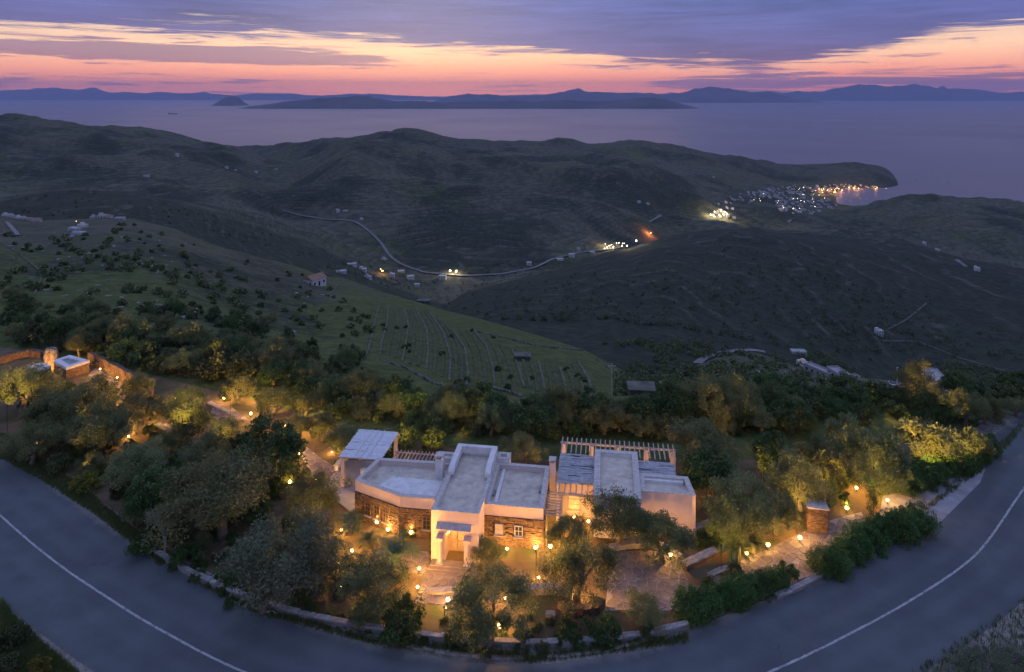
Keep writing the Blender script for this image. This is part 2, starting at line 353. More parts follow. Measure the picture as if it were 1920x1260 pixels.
layer(L6)
layer(hid(L6, 1.14, lambda a: 10 if a < 560 or a > 850 else 0))
layer([(-900, 1200, 340), (0, 1200, 366), (250, 1200, 352), (480, 1150, 402), (600, 1100, 452), (700, 1050, 502), (800, 1000, 521), (900, 1000, 519), (1000, 1050, 507), (1100, 1150, 481), (1180, 1300, 463), (1250, 1450, 440), (1330, 1600, 413), (1500, 1700, 408), (1600, 1600, 420), (1700, 1500, 433), (1800, 1400, 452), (1920, 1300, 482), (2900, 1300, 520)])
L9 = [(-900, 2300, 150), (0, 2400, 211), (100, 2400, 225), (200, 2450, 241), (300, 2500, 252), (400, 2500, 264), (440, 2450, 274), (480, 2300, 292), (520, 2050, 309), (555, 2000, 305), (600, 2000, 283), (650, 2000, 264), (700, 2000, 262), (740, 2000, 265), (800, 2050, 270), (850, 2100, 276), (900, 2100, 277), (960, 2150, 280), (1020, 2200, 286), (1100, 2200, 292), (1170, 2000, 304), (1250, 1950, 332), (1330, 1900, 372), (1400, 1950, 388), (1500, 2000, 392), (1560, 2000, 398), (1600, 2050, 389), (1650, 2100, 374), (1690, 2100, 364), (1800, 2100, 366), (1920, 2100, 371), (2900, 2100, 390)]
layer(L9)
zz = lambda Y, py: CAMZ - (py - Y0) / F * Y
layer([(-900, 2700, 0), (0, 2700, -80), (300, 2750, -140), (440, 2700, -220), (520, 2450, -270), (600, 2450, -215), (700, 2350, -150), (960, 2400, -165), (1170, 2350, -185), (1250, 2350, -230), (1330, 2350, -280), (1400, 2350, -302), (1500, 2350, -325), (1550, 2360, -334), (1570, 2380, -341), (1600, 2380, -347), (1700, 2350, -350), (1920, 2350, -350), (2900, 2350, -350)], 'z')
layer([(-900, 3000, -20), (0, 3000, -120), (300, 2950, -190), (440, 2950, -260), (520, 2800, -255), (600, 2800, -200), (700, 2600, -145), (960, 2600, -172), (1170, 2620, -180), (1250, 2640, -200), (1330, 2660, -260), (1400, 2660, -295), (1500, 2660, -318), (1560, 2660, -334), (1580, 2660, -346), (1700, 2660, -352), (1920, 2660, -360), (2900, 2660, -360)], 'z')
L10 = [(-900, 3300, zz(3300, 190)), (0, 3300, zz(3300, 225)), (300, 3300, zz(3300, 262)), (420, 3300, zz(3300, 276)), (470, 3300, zz(3300, 272)), (520, 3200, zz(3200, 263)), (560, 3200, zz(3200, 256)), (600, 3200, zz(3200, 257)), (650, 3100, zz(3100, 262)), (700, 2900, zz(2900, 253)), (735, 2900, zz(2900, 246)), (770, 2900, zz(2900, 248)), (800, 2900, zz(2900, 254)), (850, 2900, zz(2900, 264)), (900, 2900, zz(2900, 262)), (960, 2900, zz(2900, 273)), (1010, 2900, zz(2900, 274)), (1045, 2900, zz(2900, 266)), (1100, 2900, zz(2900, 273)), (1170, 2900, zz(2900, 268)), (1250, 2900, zz(2900, 275)), (1330, 2900, zz(2900, 288)), (1400, 2900, zz(2900, 303)), (1450, 2900, zz(2900, 319)), (1500, 2900, zz(2900, 323)), (1550, 2900, zz(2900, 319)), (1610, 2900, zz(2900, 317)), (1650, 2850, zz(2850, 329)), (1680, 2800, zz(2800, 347)), (1710, 2780, -345), (1760, 2780, -365), (2900, 2780, -370)]
layer(L10, 'z')
layer([(-900, 4300, -370), (2900, 4300, -370)], 'z')
layer([(-900, 4800, -372), (2900, 4800, -372)], 'z')
NU, NR = 560, 460
PX = np.linspace(-640, 2560, NU); U = (PX - 960) / F
ROWS = np.exp(np.linspace(math.log(30.0), math.log(4790.0), NR))
def smooth1(a, k=3):
    ker = np.exp(-0.5 * (np.arange(-k, k + 1) / (k * 0.5)) ** 2); ker /= ker.sum()
    return np.convolve(np.pad(a, k, mode='edge'), ker, 'valid')
KY = np.array([smooth1(np.interp(PX, p, Y), 4) for p, Y, z in LAY]); KZ = np.array([smooth1(np.interp(PX, p, z), 2) for p, Y, z in LAY])
KS = np.log(KY); hh = np.diff(KS, axis=0); dd = np.diff(KZ, axis=0) / hh
mm = np.zeros_like(KZ); mm[0] = dd[0]; mm[-1] = dd[-1]
for i in range(1, len(LAY) - 1):
    w1 = 2 * hh[i] + hh[i - 1]; w2 = hh[i] + 2 * hh[i - 1]; ok = dd[i - 1] * dd[i] > 0
    with np.errstate(divide='ignore', invalid='ignore'): v = (w1 + w2) / (w1 / dd[i - 1] + w2 / dd[i])
    mm[i] = np.where(ok, v, 0.0)
TZ = np.zeros((NU, NR)); SR = np.log(ROWS)
for c in range(NU):
    k = np.clip(np.searchsorted(KS[:, c], SR) - 1, 0, len(LAY) - 2); h_ = hh[k, c]; t = (SR - KS[k, c]) / h_
    TZ[c] = (2 * t ** 3 - 3 * t ** 2 + 1) * KZ[k, c] + (t ** 3 - 2 * t ** 2 + t) * h_ * mm[k, c] + (-2 * t ** 3 + 3 * t ** 2) * KZ[k + 1, c] + (t ** 3 - t ** 2) * h_ * mm[k + 1, c]
def vnoise(x, y, seed=0):
    xi = np.floor(x).astype(np.int64); yi = np.floor(y).astype(np.int64); fx = x - xi; fy = y - yi
    fx = fx * fx * fx * (fx * (fx * 6 - 15) + 10); fy = fy * fy * fy * (fy * (fy * 6 - 15) + 10)
    def hsh(a, b):
        n = (a * 374761393 + b * 668265263 + seed * 974711) & 0x7fffffff; n = ((n ^ (n >> 13)) * 1274126177) & 0x7fffffff
        return ((n ^ (n >> 16)) & 0xffff) / 65535.0
    return (hsh(xi, yi) * (1 - fx) + hsh(xi + 1, yi) * fx) * (1 - fy) + (hsh(xi, yi + 1) * (1 - fx) + hsh(xi + 1, yi + 1) * fx) * fy - 0.5
GX = U[:, None] * ROWS[None, :]; GY = np.repeat(ROWS[None, :], NU, 0)
def fbm(x, y, s, o, seed=0):
    r = 0; a = 1.0
    for i in range(o): r = r + a * vnoise(x / s + 17 * i, y / s - 9 * i, seed + i); s /= 2.05; a *= 0.5
    return r
fade = np.clip((GY - np.interp(PX, LAY[2][0], LAY[2][1])[:, None]) / 40.0, 0, 1)
amp = np.interp(GY, [80, 200, 450, 700, 1200, 2500], [0.8, 1.6, 5, 9, 17, 30])
low = np.clip((TZ - SEA - 8) / 45.0, 0, 1)
ridged = fbm(GX, GY, 210.0, 5, 3); gul = np.clip((GY - 500) / 900, 0, 1) * (0.35 - np.abs(fbm(GX * 0.8 + 90, GY, 430.0, 4, 91)) * 2.2)
TZ = TZ + fade * low * 42 * np.clip(gul, -1.2, 0.3) * np.clip((GY - 500) / 1200, 0, 1) + fade * low * (amp * (0.55 * ridged + 0.35 * fbm(GX + 300 * 0.3 * ridged, GY, 90.0, 4, 11))) + fade * low * 0.25 * fbm(GX, GY, 9.0, 3, 5)
PYT = Y0 + (CAMZ - TZ) / ROWS[None, :] * F
def col_of(px): return (px - PX[0]) / (PX[1] - PX[0])
def hit(px, py, ymin=60.0, ymax=9e9, strict=False):
    """first terrain point on the line of sight through a photograph pixel"""
    c = min(max(col_of(px), 0), NU - 1.001); i = int(c); f = c - i
    p = PYT[i] * (1 - f) + PYT[i + 1] * f
    k0 = int(np.searchsorted(ROWS, ymin)); idx = np.nonzero((p[k0:] <= py))[0]
    k1 = min(int(np.searchsorted(ROWS, min(ymax, 4700.0))), NR - 1)
    if len(idx) == 0 or k0 + int(idx[0]) > k1:
        if strict: return None
        k = k0 + int(np.argmin(p[k0:k1 + 1])) ; k = max(k, 1); py = p[k]
    else: k = max(k0 + int(idx[0]), 1)
    a, b = p[k - 1], p[k]; t = 0 if a == b else min(max((a - py) / (a - b), 0), 1)
    Y = ROWS[k - 1] + (ROWS[k] - ROWS[k - 1]) * t; X = (px - 960) / F * Y
    return Vector((X, Y, height(X, Y)))
def height(X, Y):
    if Y < 31: return 0.0
    c = min(max(col_of(X / Y * F + 960), 0), NU - 1.001); i = int(c); f = c - i
    r = (math.log(Y) - SR[0]) / (SR[1] - SR[0]); r = min(max(r, 0), NR - 1.001); j = int(r); g = r - j
    return float((TZ[i, j] * (1 - f) + TZ[i + 1, j] * f) * (1 - g) + (TZ[i, j + 1] * (1 - f) + TZ[i + 1, j + 1] * f) * g)
def build_terrain():
    v = np.stack([GX, GY, TZ], -1).reshape(-1, 3)
    i, j = np.meshgrid(np.arange(NU - 1), np.arange(NR - 1), indexing='ij'); a = (i * NR + j).ravel()
    f = np.stack([a, a + NR, a + NR + 1, a + 1], -1)
    n = len(v)
    v = np.vstack([v, [(-500, -400, -0.05), (500, -400, -0.05), (500, 30.2, -0.05), (-500, 30.2, -0.05)]])
    f = np.vstack([f, [(n, n + 1, n + 2, n + 3)]])
    me = bpy.data.meshes.new('terrain')
    me.vertices.add(len(v)); me.vertices.foreach_set('co', v.ravel())
    me.loops.add(f.size); me.loops.foreach_set('vertex_index', f.ravel())
    me.polygons.add(len(f)); me.polygons.foreach_set('loop_start', np.arange(len(f)) * 4)
    me.update(); me.validate()
    me.polygons.foreach_set('use_smooth', [True] * len(f))
    # how green the ground cover is: terraced spur and near slope green, far hills brown scrub
    g = np.interp(GY, [60, 150, 300, 420, 900, 3000], [0.70, 0.70, 0.45, 0.38, 0.30, 0.25]) + 0.55 * fbm(GX, GY, 160.0, 4, 21)
    pxw = PX[:, None] + 240 * fbm(GX, GY, 60.0, 5, 77); ycr = smooth1(np.interp(PX, LAY[4][0], LAY[4][1]), 4)[:, None]
    def sst(v, a, b2): t_ = np.clip((v - a) / (b2 - a), 0, 1); return t_ * t_ * (3 - 2 * t_)
    spur = sst(pxw, 480, 700) * (1 - sst(pxw, 1060, 1240)) * sst(GY, 120, 140) * (1 - sst(GY / ycr, 1.05, 1.2))
    g = g + 0.75 * spur; g = np.where((PX[:, None] > 1100) & (GY > 420) & (GY < 1200), g - 0.12, g)
    at = me.attributes.new('green', 'FLOAT', 'POINT'); at.data.foreach_set('value', np.append(np.clip(g, 0, 1).ravel(), [0.6] * 4).astype(np.float32))
    cov = np.interp(GY, [60, 130, 300, 430, 600, 1200, 2500, 4000], [0.30, 0.40, 0.40, 0.50, 0.62, 0.60, 0.57, 0.57]) + 0.45 * fbm(GX, GY, 120.0, 4, 61)
    cov = cov - 0.42 * spur; ycr6 = smooth1(np.interp(PX, LAY[6][0], LAY[6][1]), 4)[:, None]; hillD = sst(PX[:, None], 780, 900) * sst(GY / ycr, 1.06, 1.2) * (1 - sst(GY / ycr6, 1.02, 1.12)); cov = cov + 0.52 * hillD - 0.10 * sst(GY / ycr6, 1.02, 1.15); cov = cov + 0.25 * sst(GY / ycr, 1.05, 1.15) * (1 - sst(GY / ycr6, 0.8, 1.0)) * (1 - sst(PX[:, None], 780, 900))
    at = me.attributes.new('heath', 'FLOAT', 'POINT'); at.data.foreach_set('value', np.append(np.clip(cov, 0, 1).ravel(), [0.3] * 4).astype(np.float32))
    return me
def terrain_material():
    m = bpy.data.materials.new('hillside'); m.use_nodes = True; t = m.node_tree; nd = t.nodes; lk = t.links; b = nd['Principled BSDF']
    b.inputs['Roughness'].default_value = 0.95; b.inputs['Specular IOR Level'].default_value = 0.1
    g = nd.new('ShaderNodeNewGeometry'); at = nd.new('ShaderNodeAttribute'); at.attribute_name = 'green'
    def nz(s, d=6, r=0.6, vec=None):
        n = nd.new('ShaderNodeTexNoise'); n.inputs['Scale'].default_value = s; n.inputs['Detail'].default_value = d; n.inputs['Roughness'].default_value = r
        lk.new(vec or g.outputs['Position'], n.inputs['Vector']); return n.outputs[0]
    def rng(v, a, bb, c=0.0, d=1.0):
        n = nd.new('ShaderNodeMapRange'); lk.new(v, n.inputs[0])
        for k, x in enumerate((a, bb, c, d)): n.inputs[k + 1].default_value = x
        return n.outputs[0]
    def ma(op, a, bb=0.0):
        n = nd.new('ShaderNodeMath'); n.operation = op
        for s, x in zip(n.inputs, (a, bb)):
            if isinstance(x, float): s.default_value = x
            else: lk.new(x, s)
        return n.outputs[0]
    def mx(f, a, bb):
        n = nd.new('ShaderNodeMix'); n.data_type = 'RGBA'
        if isinstance(f, float): n.inputs[0].default_value = f
        else: lk.new(f, n.inputs[0])
        for s, x in ((n.inputs[6], a), (n.inputs[7], bb)):
            if isinstance(x, tuple): s.default_value = (*x, 1)
            else: lk.new(x, s)
        return n.outputs[2]
    grass = mx(rng(nz(0.25), 0.35, 0.65), (0.054, 0.080, 0.022), (0.110, 0.132, 0.044))
    grass = mx(rng(nz(0.11, 7, 0.75), 0.54, 0.68, 0, 0.55), grass, (0.135, 0.125, 0.062))
    grass = mx(rng(nz(0.8, 6, 0.75), 0.48, 0.62, 0, 0.6), grass, (0.034, 0.046, 0.018))
    brown = mx(rng(nz(0.06), 0.35, 0.65), (0.058, 0.066, 0.042), (0.108, 0.106, 0.070))
    c = mx(rng(ma('ADD', at.outputs['Fac'], ma('MULTIPLY', ma('SUBTRACT', nz(0.035), 0.5), 1.3)), 0.35, 0.72), brown, grass)
    hs = nd.new('ShaderNodeAttribute'); hs.attribute_name = 'heath'
    mixn = ma('ADD', ma('MULTIPLY', nz(0.30, 6, 0.7), 0.55), ma('MULTIPLY', nz(0.045, 6, 0.72), 0.45))
    c = mx(rng(ma('ADD', mixn, ma('MULTIPLY', ma('SUBTRACT', hs.outputs['Fac'], 0.5), 0.55)), 0.48, 0.57, 0, 0.92), c, mx(rng(nz(0.15, 4), 0.4, 0.6), (0.018, 0.027, 0.018), (0.036, 0.048, 0.030)))     # low heath and cushion scrub
    c = mx(rng(nz(0.9, 5, 0.7), 0.66, 0.74, 0, 0.8), c, (0.24, 0.23, 0.205))       # loose stone
    # old terrace walls: thin paler lines along the contours
    s = nd.new('ShaderNodeSeparateXYZ'); lk.new(g.outputs['Position'], s.inputs[0])
    zv = ma('ADD', ma('MULTIPLY', s.outputs[2], 0.21), ma('MULTIPLY', nz(0.006, 3), 0.7))
    fr = ma('FRACT', zv); ln = ma('MULTIPLY', rng(fr, 0.0, 0.10), rng(fr, 0.26, 0.12))
    ln = ma('MULTIPLY', ma('MULTIPLY', ln, rng(nz(0.010, 5, 0.7), 0.38, 0.56, 0, 0.38)), rng(nz(0.06, 4), 0.42, 0.58))
    dst = rng(s.outputs[1], 380.0, 520.0); ln = ma('MULTIPLY', ln, dst)
    c = mx(ln, c, (0.19, 0.175, 0.135))
    fr2 = ma('MULTIPLY', rng(fr, 0.24, 0.32), rng(fr, 0.62, 0.40)); c = mx(ma('MULTIPLY', ma('MULTIPLY', fr2, dst), rng(nz(0.010, 5, 0.7), 0.36, 0.54, 0, 0.45)), c, (0.022, 0.028, 0.015))
    lk.new(c, b.inputs['Base Color'])
    bp = nd.new('ShaderNodeBump'); bp.inputs['Strength'].default_value = 0.7; bp.inputs['Distance'].default_value = 0.9; lk.new(nz(0.4, 7, 0.7), bp.inputs['Height']); lk.new(bp.outputs[0], b.inputs['Normal'])
    return m
tag(link('terrain', build_terrain(), terrain_material()), kind='structure')

# ------------------------------------------------------------------ sea and the land across it
def sea_material():
    m = material('evening sea', (0.130, 0.085, 0.092), rough=0.30, spec=0.5)
    nd = m.node_tree.nodes; lk = m.node_tree.links; b = nd['Principled BSDF']
    g = nd.new('ShaderNodeNewGeometry'); mp = nd.new('ShaderNodeMapping'); mp.inputs['Scale'].default_value = (0.012, 0.030, 1); lk.new(g.outputs['Position'], mp.inputs['Vector'])
    n = nd.new('ShaderNodeTexNoise'); n.inputs['Scale'].default_value = 1.0; n.inputs['Detail'].default_value = 6; lk.new(mp.outputs[0], n.inputs['Vector'])
    bp = nd.new('ShaderNodeBump'); bp.inputs['Strength'].default_value = 0.25; bp.inputs['Distance'].default_value = 1.5; lk.new(n.outputs[0], bp.inputs['Height']); lk.new(bp.outputs[0], b.inputs['Normal'])
    n2 = nd.new('ShaderNodeTexNoise'); n2.inputs['Scale'].default_value = 0.0007; n2.inputs['Detail'].default_value = 5; lk.new(g.outputs['Position'], n2.inputs['Vector'])
    mr = nd.new('ShaderNodeMapRange'); lk.new(n2.outputs[0], mr.inputs[0]); mr.inputs[1].default_value = 0.35; mr.inputs[2].default_value = 0.65; mr.inputs[3].default_value = 0.40; mr.inputs[4].default_value = 0.46
    lk.new(mr.outputs[0], b.inputs['Roughness'])
    return m
XS = 72000.0
mb = MB(); mb.add([(-XS, 1200, SEA), (XS, 1200, SEA), (XS, 66000, SEA), (-XS, 66000, SEA)], [(0, 1, 2, 3)])
tag(mb.build('sea', sea_material()), kind='structure')
farland = material('far land', (0.055, 0.060, 0.045), (0.11, 0.10, 0.075), 0.0008, 0.95, world=True)
def far_ridge(name, Y, crest, depth, seed, n=260):
    px = np.linspace(crest[0][0], crest[-1][0], n); py = np.interp(px, [c[0] for c in crest], [c[1] for c in crest])
    top = CAMZ + (Y0 - py) / F * Y; X = (px - 960) / F * Y
    top = top + (top - SEA) * 0.30 * fbm(X, X * 0 + seed * 77.0, Y * 0.035, 5, seed)
    K = 15; v = []; t = np.linspace(-1, 1, K)
    for k in range(K):
        yy = Y + t[k] * depth * (1 + 0.35 * fbm(X, X * 0 + k * 3.0, Y * 0.06, 3, seed + 40))
        s = max(0.0, 1 - abs(t[k])) ** 0.8
        zz_ = (SEA - 25) + (top - SEA + 25) * s * (1 + (0.55 * fbm(X, yy, Y * 0.03, 5, seed + 9) if 0 < k < K - 1 and k != K // 2 else 0))
        v.append(np.stack([X * yy / Y if k == K // 2 else X, yy, zz_], -1))
    v = np.array(v).reshape(-1, 3); f = [(k * n + i, k * n + i + 1, (k + 1) * n + i + 1, (k + 1) * n + i) for k in range(K - 1) for i in range(n - 1)]
    me = bpy.data.meshes.new(name); me.from_pydata(v.tolist(), [], f); me.update()
    return tag(link(name, me, farland, smooth=True), kind='structure')
far_ridge('island', 19000, [(438, 205), (470, 199), (540, 191), (600, 186), (645, 184), (672, 180), (700, 184), (760, 189), (830, 191), (900, 190), (1000, 190), (1060, 187), (1130, 189), (1200, 183), (1250, 188), (1320, 205)], 900, 3)
far_ridge('island', 24000, [(405, 200), (418, 186), (432, 181), (448, 184), (466, 200)], 700, 8, 60)
far_ridge('mountains', 34000, [(800, 194), (840, 183), (878, 173), (915, 180), (960, 183), (1020, 180), (1072, 168), (1120, 173), (1180, 176), (1240, 178), (1290, 170), (1330, 164), (1370, 168), (1420, 175), (1480, 180), (1530, 190)], 1600, 12)
far_ridge('mountains', 46000, [(1380, 184), (1480, 176), (1560, 168), (1610, 160), (1660, 165), (1710, 158), (1760, 165), (1820, 168), (1880, 172), (1960, 170), (2100, 172), (2400, 176)], 1800, 17)
far_ridge('mountains', 52000, [(-700, 170), (-200, 166), (0, 170), (60, 165), (130, 169), (170, 166), (200, 172), (300, 174), (360, 172), (440, 178), (520, 175), (600, 178), (700, 176), (800, 180), (900, 178), (1100, 176), (1300, 174), (1500, 172), (1800, 174), (2600, 172)], 2500, 23, 420)
# ------------------------------------------------------------------ road, verge and garden ground
LINE = catmull([Vector((*p, 0)) for p in [(-112, 105), (-86, 87.5), (-66, 74), (-46.4, 60.4), (-37.5, 54.5), (-30.7, 50.5), (-25, 47.4), (-17.6, 43.9), (-9, 41.0), (0, 39.7), (9, 40.8), (16.9, 43.9), (22.7, 46.5), (29.5, 49.9), (36, 53.6), (40.6, 56.9), (49.4, 64.4), (59.5, 72.8), (73, 82.5), (98, 98)]], 10)
def offset_line(line, d):
    out = []
    for i, p in enumerate(line):
        t = (line[min(i + 1, len(line) - 1)] - line[max(i - 1, 0)]); t.z = 0; t.normalize()
        out.append(Vector((p.x - t.y * d, p.y + t.x * d, p.z)))
    return out
def strip(name, line, d0, d1, z, mat, wob=0.0, seed=1):
    rnd = random.Random(seed)
    a = offset_line(line, d0); b = offset_line(line, d1); n = len(a); mb = MB()
    va = []; vb = []
    for i in range(n):
        e = rnd.uniform(-wob, wob); t = (b[i] - a[i]).normalized()
        va.append((a[i].x - t.x * abs(e) * 0.7, a[i].y - t.y * abs(e) * 0.7, z)); vb.append((b[i].x + t.x * e, b[i].y + t.y * e, z))
    mb.add(va + vb, [(i, i + 1, n + i + 1, n + i) for i in range(n - 1)])
    o = mb.build(name, mat); o.data.attributes.new('across', 'FLOAT', 'POINT').data.foreach_set('value', [d0 / max(abs(d0), abs(d1))] * n + [d1 / max(abs(d0), abs(d1))] * n)
    return o
def draw_fine(line, k=3): return catmull(line, k)
fine_line = draw_fine(LINE, 3)
tag(strip('verge', fine_line, -6.8, 6.6, 0.006, gravel, 0.5, 2), kind='structure')
road = tag(strip('road', fine_line, -4.2, 4.8, 0.018, asphalt, 0.08, 3), kind='structure')
pm = strip('road_line', fine_line, -0.075, 0.075, 0.024, paint, 0.02, 4); pm.parent = road
WALL = [ground(*p) for p in [(285, 1036), (370, 1085), (480, 1132), (600, 1166), (700, 1184), (790, 1197), (900, 1209), (1000, 1213), (1100, 1209), (1200, 1197), (1290, 1177), (1400, 1140), (1530, 1085)]]
sp_ = WALL + [ground(*p) for p in [(1640, 1010), (1660, 985), (1640, 900), (1850, 830)]] + [(44, 73), (28, 69.5), (2, 69.5), (-14, 74), (-30, 82), (-52, 92), (-78, 101), (-84, 92), (-62, 77.5), (-47, 68), (-36, 60.8)]
mb = MB(); mb.add([(x, y, 0.012) for x, y in sp_], [tuple(range(len(sp_)))])
tag(mb.build('garden_ground', soil), kind='structure')
# concrete apron between road and gate
ap = [ground(*p) for p in [(1530, 1085), (1600, 1040), (1700, 1012), (1765, 978), (1838, 905), (1848, 880), (1800, 890), (1740, 915), (1655, 930), (1650, 960), (1640, 1000), (1560, 1040), (1500, 1075)]]
mb = MB(); mb.add([(x, y, 0.030) for x, y in ap], [tuple(range(len(ap)))]); tag(mb.build('driveway_apron', concrete), kind='structure')

def wall_run(name, pts, h, t, label, cap=True, capmat=walltop, body=drystone, cat='wall', seglen=1.1, group=None, zbase=None, capt=0.09, jit=0.03, proud=0.05):
    """low wall along a polyline: a stone body and coping slabs laid one after another"""
    P = catmull([Vector((p[0], p[1], p[2] if len(p) > 2 else 0)) for p in pts], 12)
    o = empty(name, P[0]); mb = MB(); acc = 0; last = P[0]; k = 0; segs = []
    for i in range(1, len(P)):
        acc += (P[i] - P[i - 1]).length
        if acc >= seglen * random.uniform(0.8, 1.2): segs.append((last, P[i])); last = P[i]; acc = 0
    if acc > 0.2: segs.append((last, P[-1]))
    for a, b in segs:
        d = (b - a); L = d.length; u = Vector((d.x, d.y, 0)).normalized(); v = Vector((-u.y, u.x, 0)); c = (a + b) / 2 - P[0]
        z0 = c.z
        mb.obox(c, u, v, L / 2 + 0.01, t / 2 + random.uniform(-0.015, 0.015), z0 - 0.25, z0 + h - 0.005, 0.012)
        if cap:
            cm = MB(); cm.obox((0, 0, 0), u, v, L / 2 - 0.012, t / 2 + proud + random.uniform(-0.02, 0.02), 0, capt, jit)
            cm.build('coping_stone', capmat, o, (c.x, c.y, z0 + h))
    mb.build('wall_body', body, o)
    return tag(o, label, cat, group, 'thing')
wall_run('roadside_wall', WALL[:-2], 0.34, 0.28, 'long low pale-topped stone wall curving along the road below the garden')
# kerb stones at the inner road edge
kl = offset_line(LINE, 5.25); kl = [p for p in kl if -27 < p.x < 31]
ko = tag(empty('kerb', kl[0]), kind='structure')
kb = MB(); acc = 0; last = kl[0]
for a, b in zip(kl, kl[1:]):
    n = max(1, int((b - a).length / 0.8))
    for k in range(n):
        p = a.lerp(b, k / n); q = a.lerp(b, (k + 1) / n)
        if random.random() < 0.12: continue
        d = q - p; u = d.normalized(); v = Vector((-u.y, u.x, 0)); c = (p + q) / 2
        m = MB(); m.obox((0, 0, 0), u, v, d.length / 2 - 0.02, 0.13 + random.uniform(-0.02, 0.02), -0.1, 0.13 + random.uniform(-0.03, 0.02), 0.025)
        m.build('kerb_stone', drystone, ko, (c.x - kl[0].x, c.y - kl[0].y, 0))

# ------------------------------------------------------------------ crazy paving
def clip_poly(poly, a, b, c):
    out = []
    for i in range(len(poly)):
        p, q = poly[i - 1], poly[i]; dp = a * p[0] + b * p[1] - c; dq = a * q[0] + b * q[1] - c
        if dp <= 0: out.append(p)
        if dp * dq < 0: t = dp / (dp - dq); out.append((p[0] + (q[0] - p[0]) * t, p[1] + (q[1] - p[1]) * t))
    return out
def paving(name, quads, cell, label, z=0.02, mat=flagm, seed=1, gap=0.055, stretch=1.0, hgt=0.03):
    """irregular flagstones over convex quads; each stone an object under the mortar bed"""
    rnd = random.Random(seed); bed = MB()
    for q in quads: bed.add([(x, y, z) for x, y in q], [tuple(range(len(q)))])
    root = bed.build(name, mortar); n = 0
    for q in quads:
        A = sum(q[i - 1][0] * q[i][1] - q[i][0] * q[i - 1][1] for i in range(len(q)))
        if A < 0: q = q[::-1]
        d = Vector((q[1][0] - q[0][0], q[1][1] - q[0][1])).normalized(); e = Vector((-d.y, d.x)); o = Vector(q[0])
        L = [((Vector(p) - o).dot(d), (Vector(p) - o).dot(e)) for p in q]
        x0, x1 = min(l[0] for l in L), max(l[0] for l in L); y0, y1 = min(l[1] for l in L), max(l[1] for l in L)
        nx = max(1, round((x1 - x0) / (cell * stretch))); ny = max(1, round((y1 - y0) / cell)); S = []
        for i in range(-1, nx + 1):
            for j in range(-1, ny + 1):
                S.append((x0 + (i + 0.5 + (0.5 if j % 2 else 0) + rnd.uniform(-0.36, 0.36)) * (x1 - x0) / nx, y0 + (j + 0.5 + rnd.uniform(-0.36, 0.36)) * (y1 - y0) / ny))
        for s in S:
            if not inside(s, L): continue
            poly = list(L)
            for t in S:
                if t is s or abs(t[0] - s[0]) > cell * stretch * 3 or abs(t[1] - s[1]) > cell * 3: continue
                a, b = t[0] - s[0], t[1] - s[1]; ln = math.hypot(a, b)
                poly = clip_poly(poly, a / ln, b / ln, (a * (s[0] + t[0]) + b * (s[1] + t[1])) / 2 / ln - gap / 2)
                if len(poly) < 3: break
            if len(poly) < 3: continue
            cx = sum(p[0] for p in poly) / len(poly); cyy = sum(p[1] for p in poly) / len(poly)
            P = [((p[0] - cx) * 0.97 * d.x + (p[1] - cyy) * 0.97 * e.x, (p[0] - cx) * 0.97 * d.y + (p[1] - cyy) * 0.97 * e.y) for p in poly]
            W = o + d * cx + e * cyy; m = MB(); m.prism(P, 0, hgt + rnd.uniform(-0.006, 0.012)); m.build('flagstone', mat, root, (W.x, W.y, z + 0.001)); n += 1
    return tag(root, kind='structure')
G = ground
# ------------------------------------------------------------------ the villa (local frame: x along the front, y away from the road)
HO = Vector((-6.6, 54.5, 0)); HR = R(-8)
def HL(x, y, z=0.0): return Vector((HO.x + x * math.cos(HR) - y * math.sin(HR), HO.y + x * math.sin(HR) + y * math.cos(HR), z))
darkwood = material('dark window timber', (0.10, 0.07, 0.045), (0.16, 0.11, 0.075), 5.0, 0.6)
villa = tag(empty('villa', HO, HR), 'low white-roofed villa with stone front, central portico and lit door', 'house')
def stone_face(p0, p1, z0, z1, holes=(), rnd=random.Random(3), out=1):
    """coursed slabs of schist along a wall face, each its own block"""
    mb = MB(); d = Vector((p1[0] - p0[0], p1[1] - p0[1], 0)); L = d.length; u = d / L; nv = Vector((u.y, -u.x, 0)) * out; z = z0
    while z < z1 - 0.03:
        hgt = min(rnd.uniform(0.06, 0.17), z1 - z); s = 0.0
        while s < L - 0.02:
            ln = min(rnd.uniform(0.16, 0.62), L - s); pr = rnd.uniform(0.015, 0.085)
            if not any(s + ln > a and s < b and z + hgt > c and z < e for a, b, c, e in holes):
                c = Vector((p0[0], p0[1], 0)) + u * (s + ln / 2) + nv * (pr / 2 - 0.03)
                mb.obox(c, u, nv, ln / 2 - 0.008, pr / 2 + 0.03, z + 0.004, z + hgt - 0.006, 0.008)
            s += ln
        z += hgt
    return mb
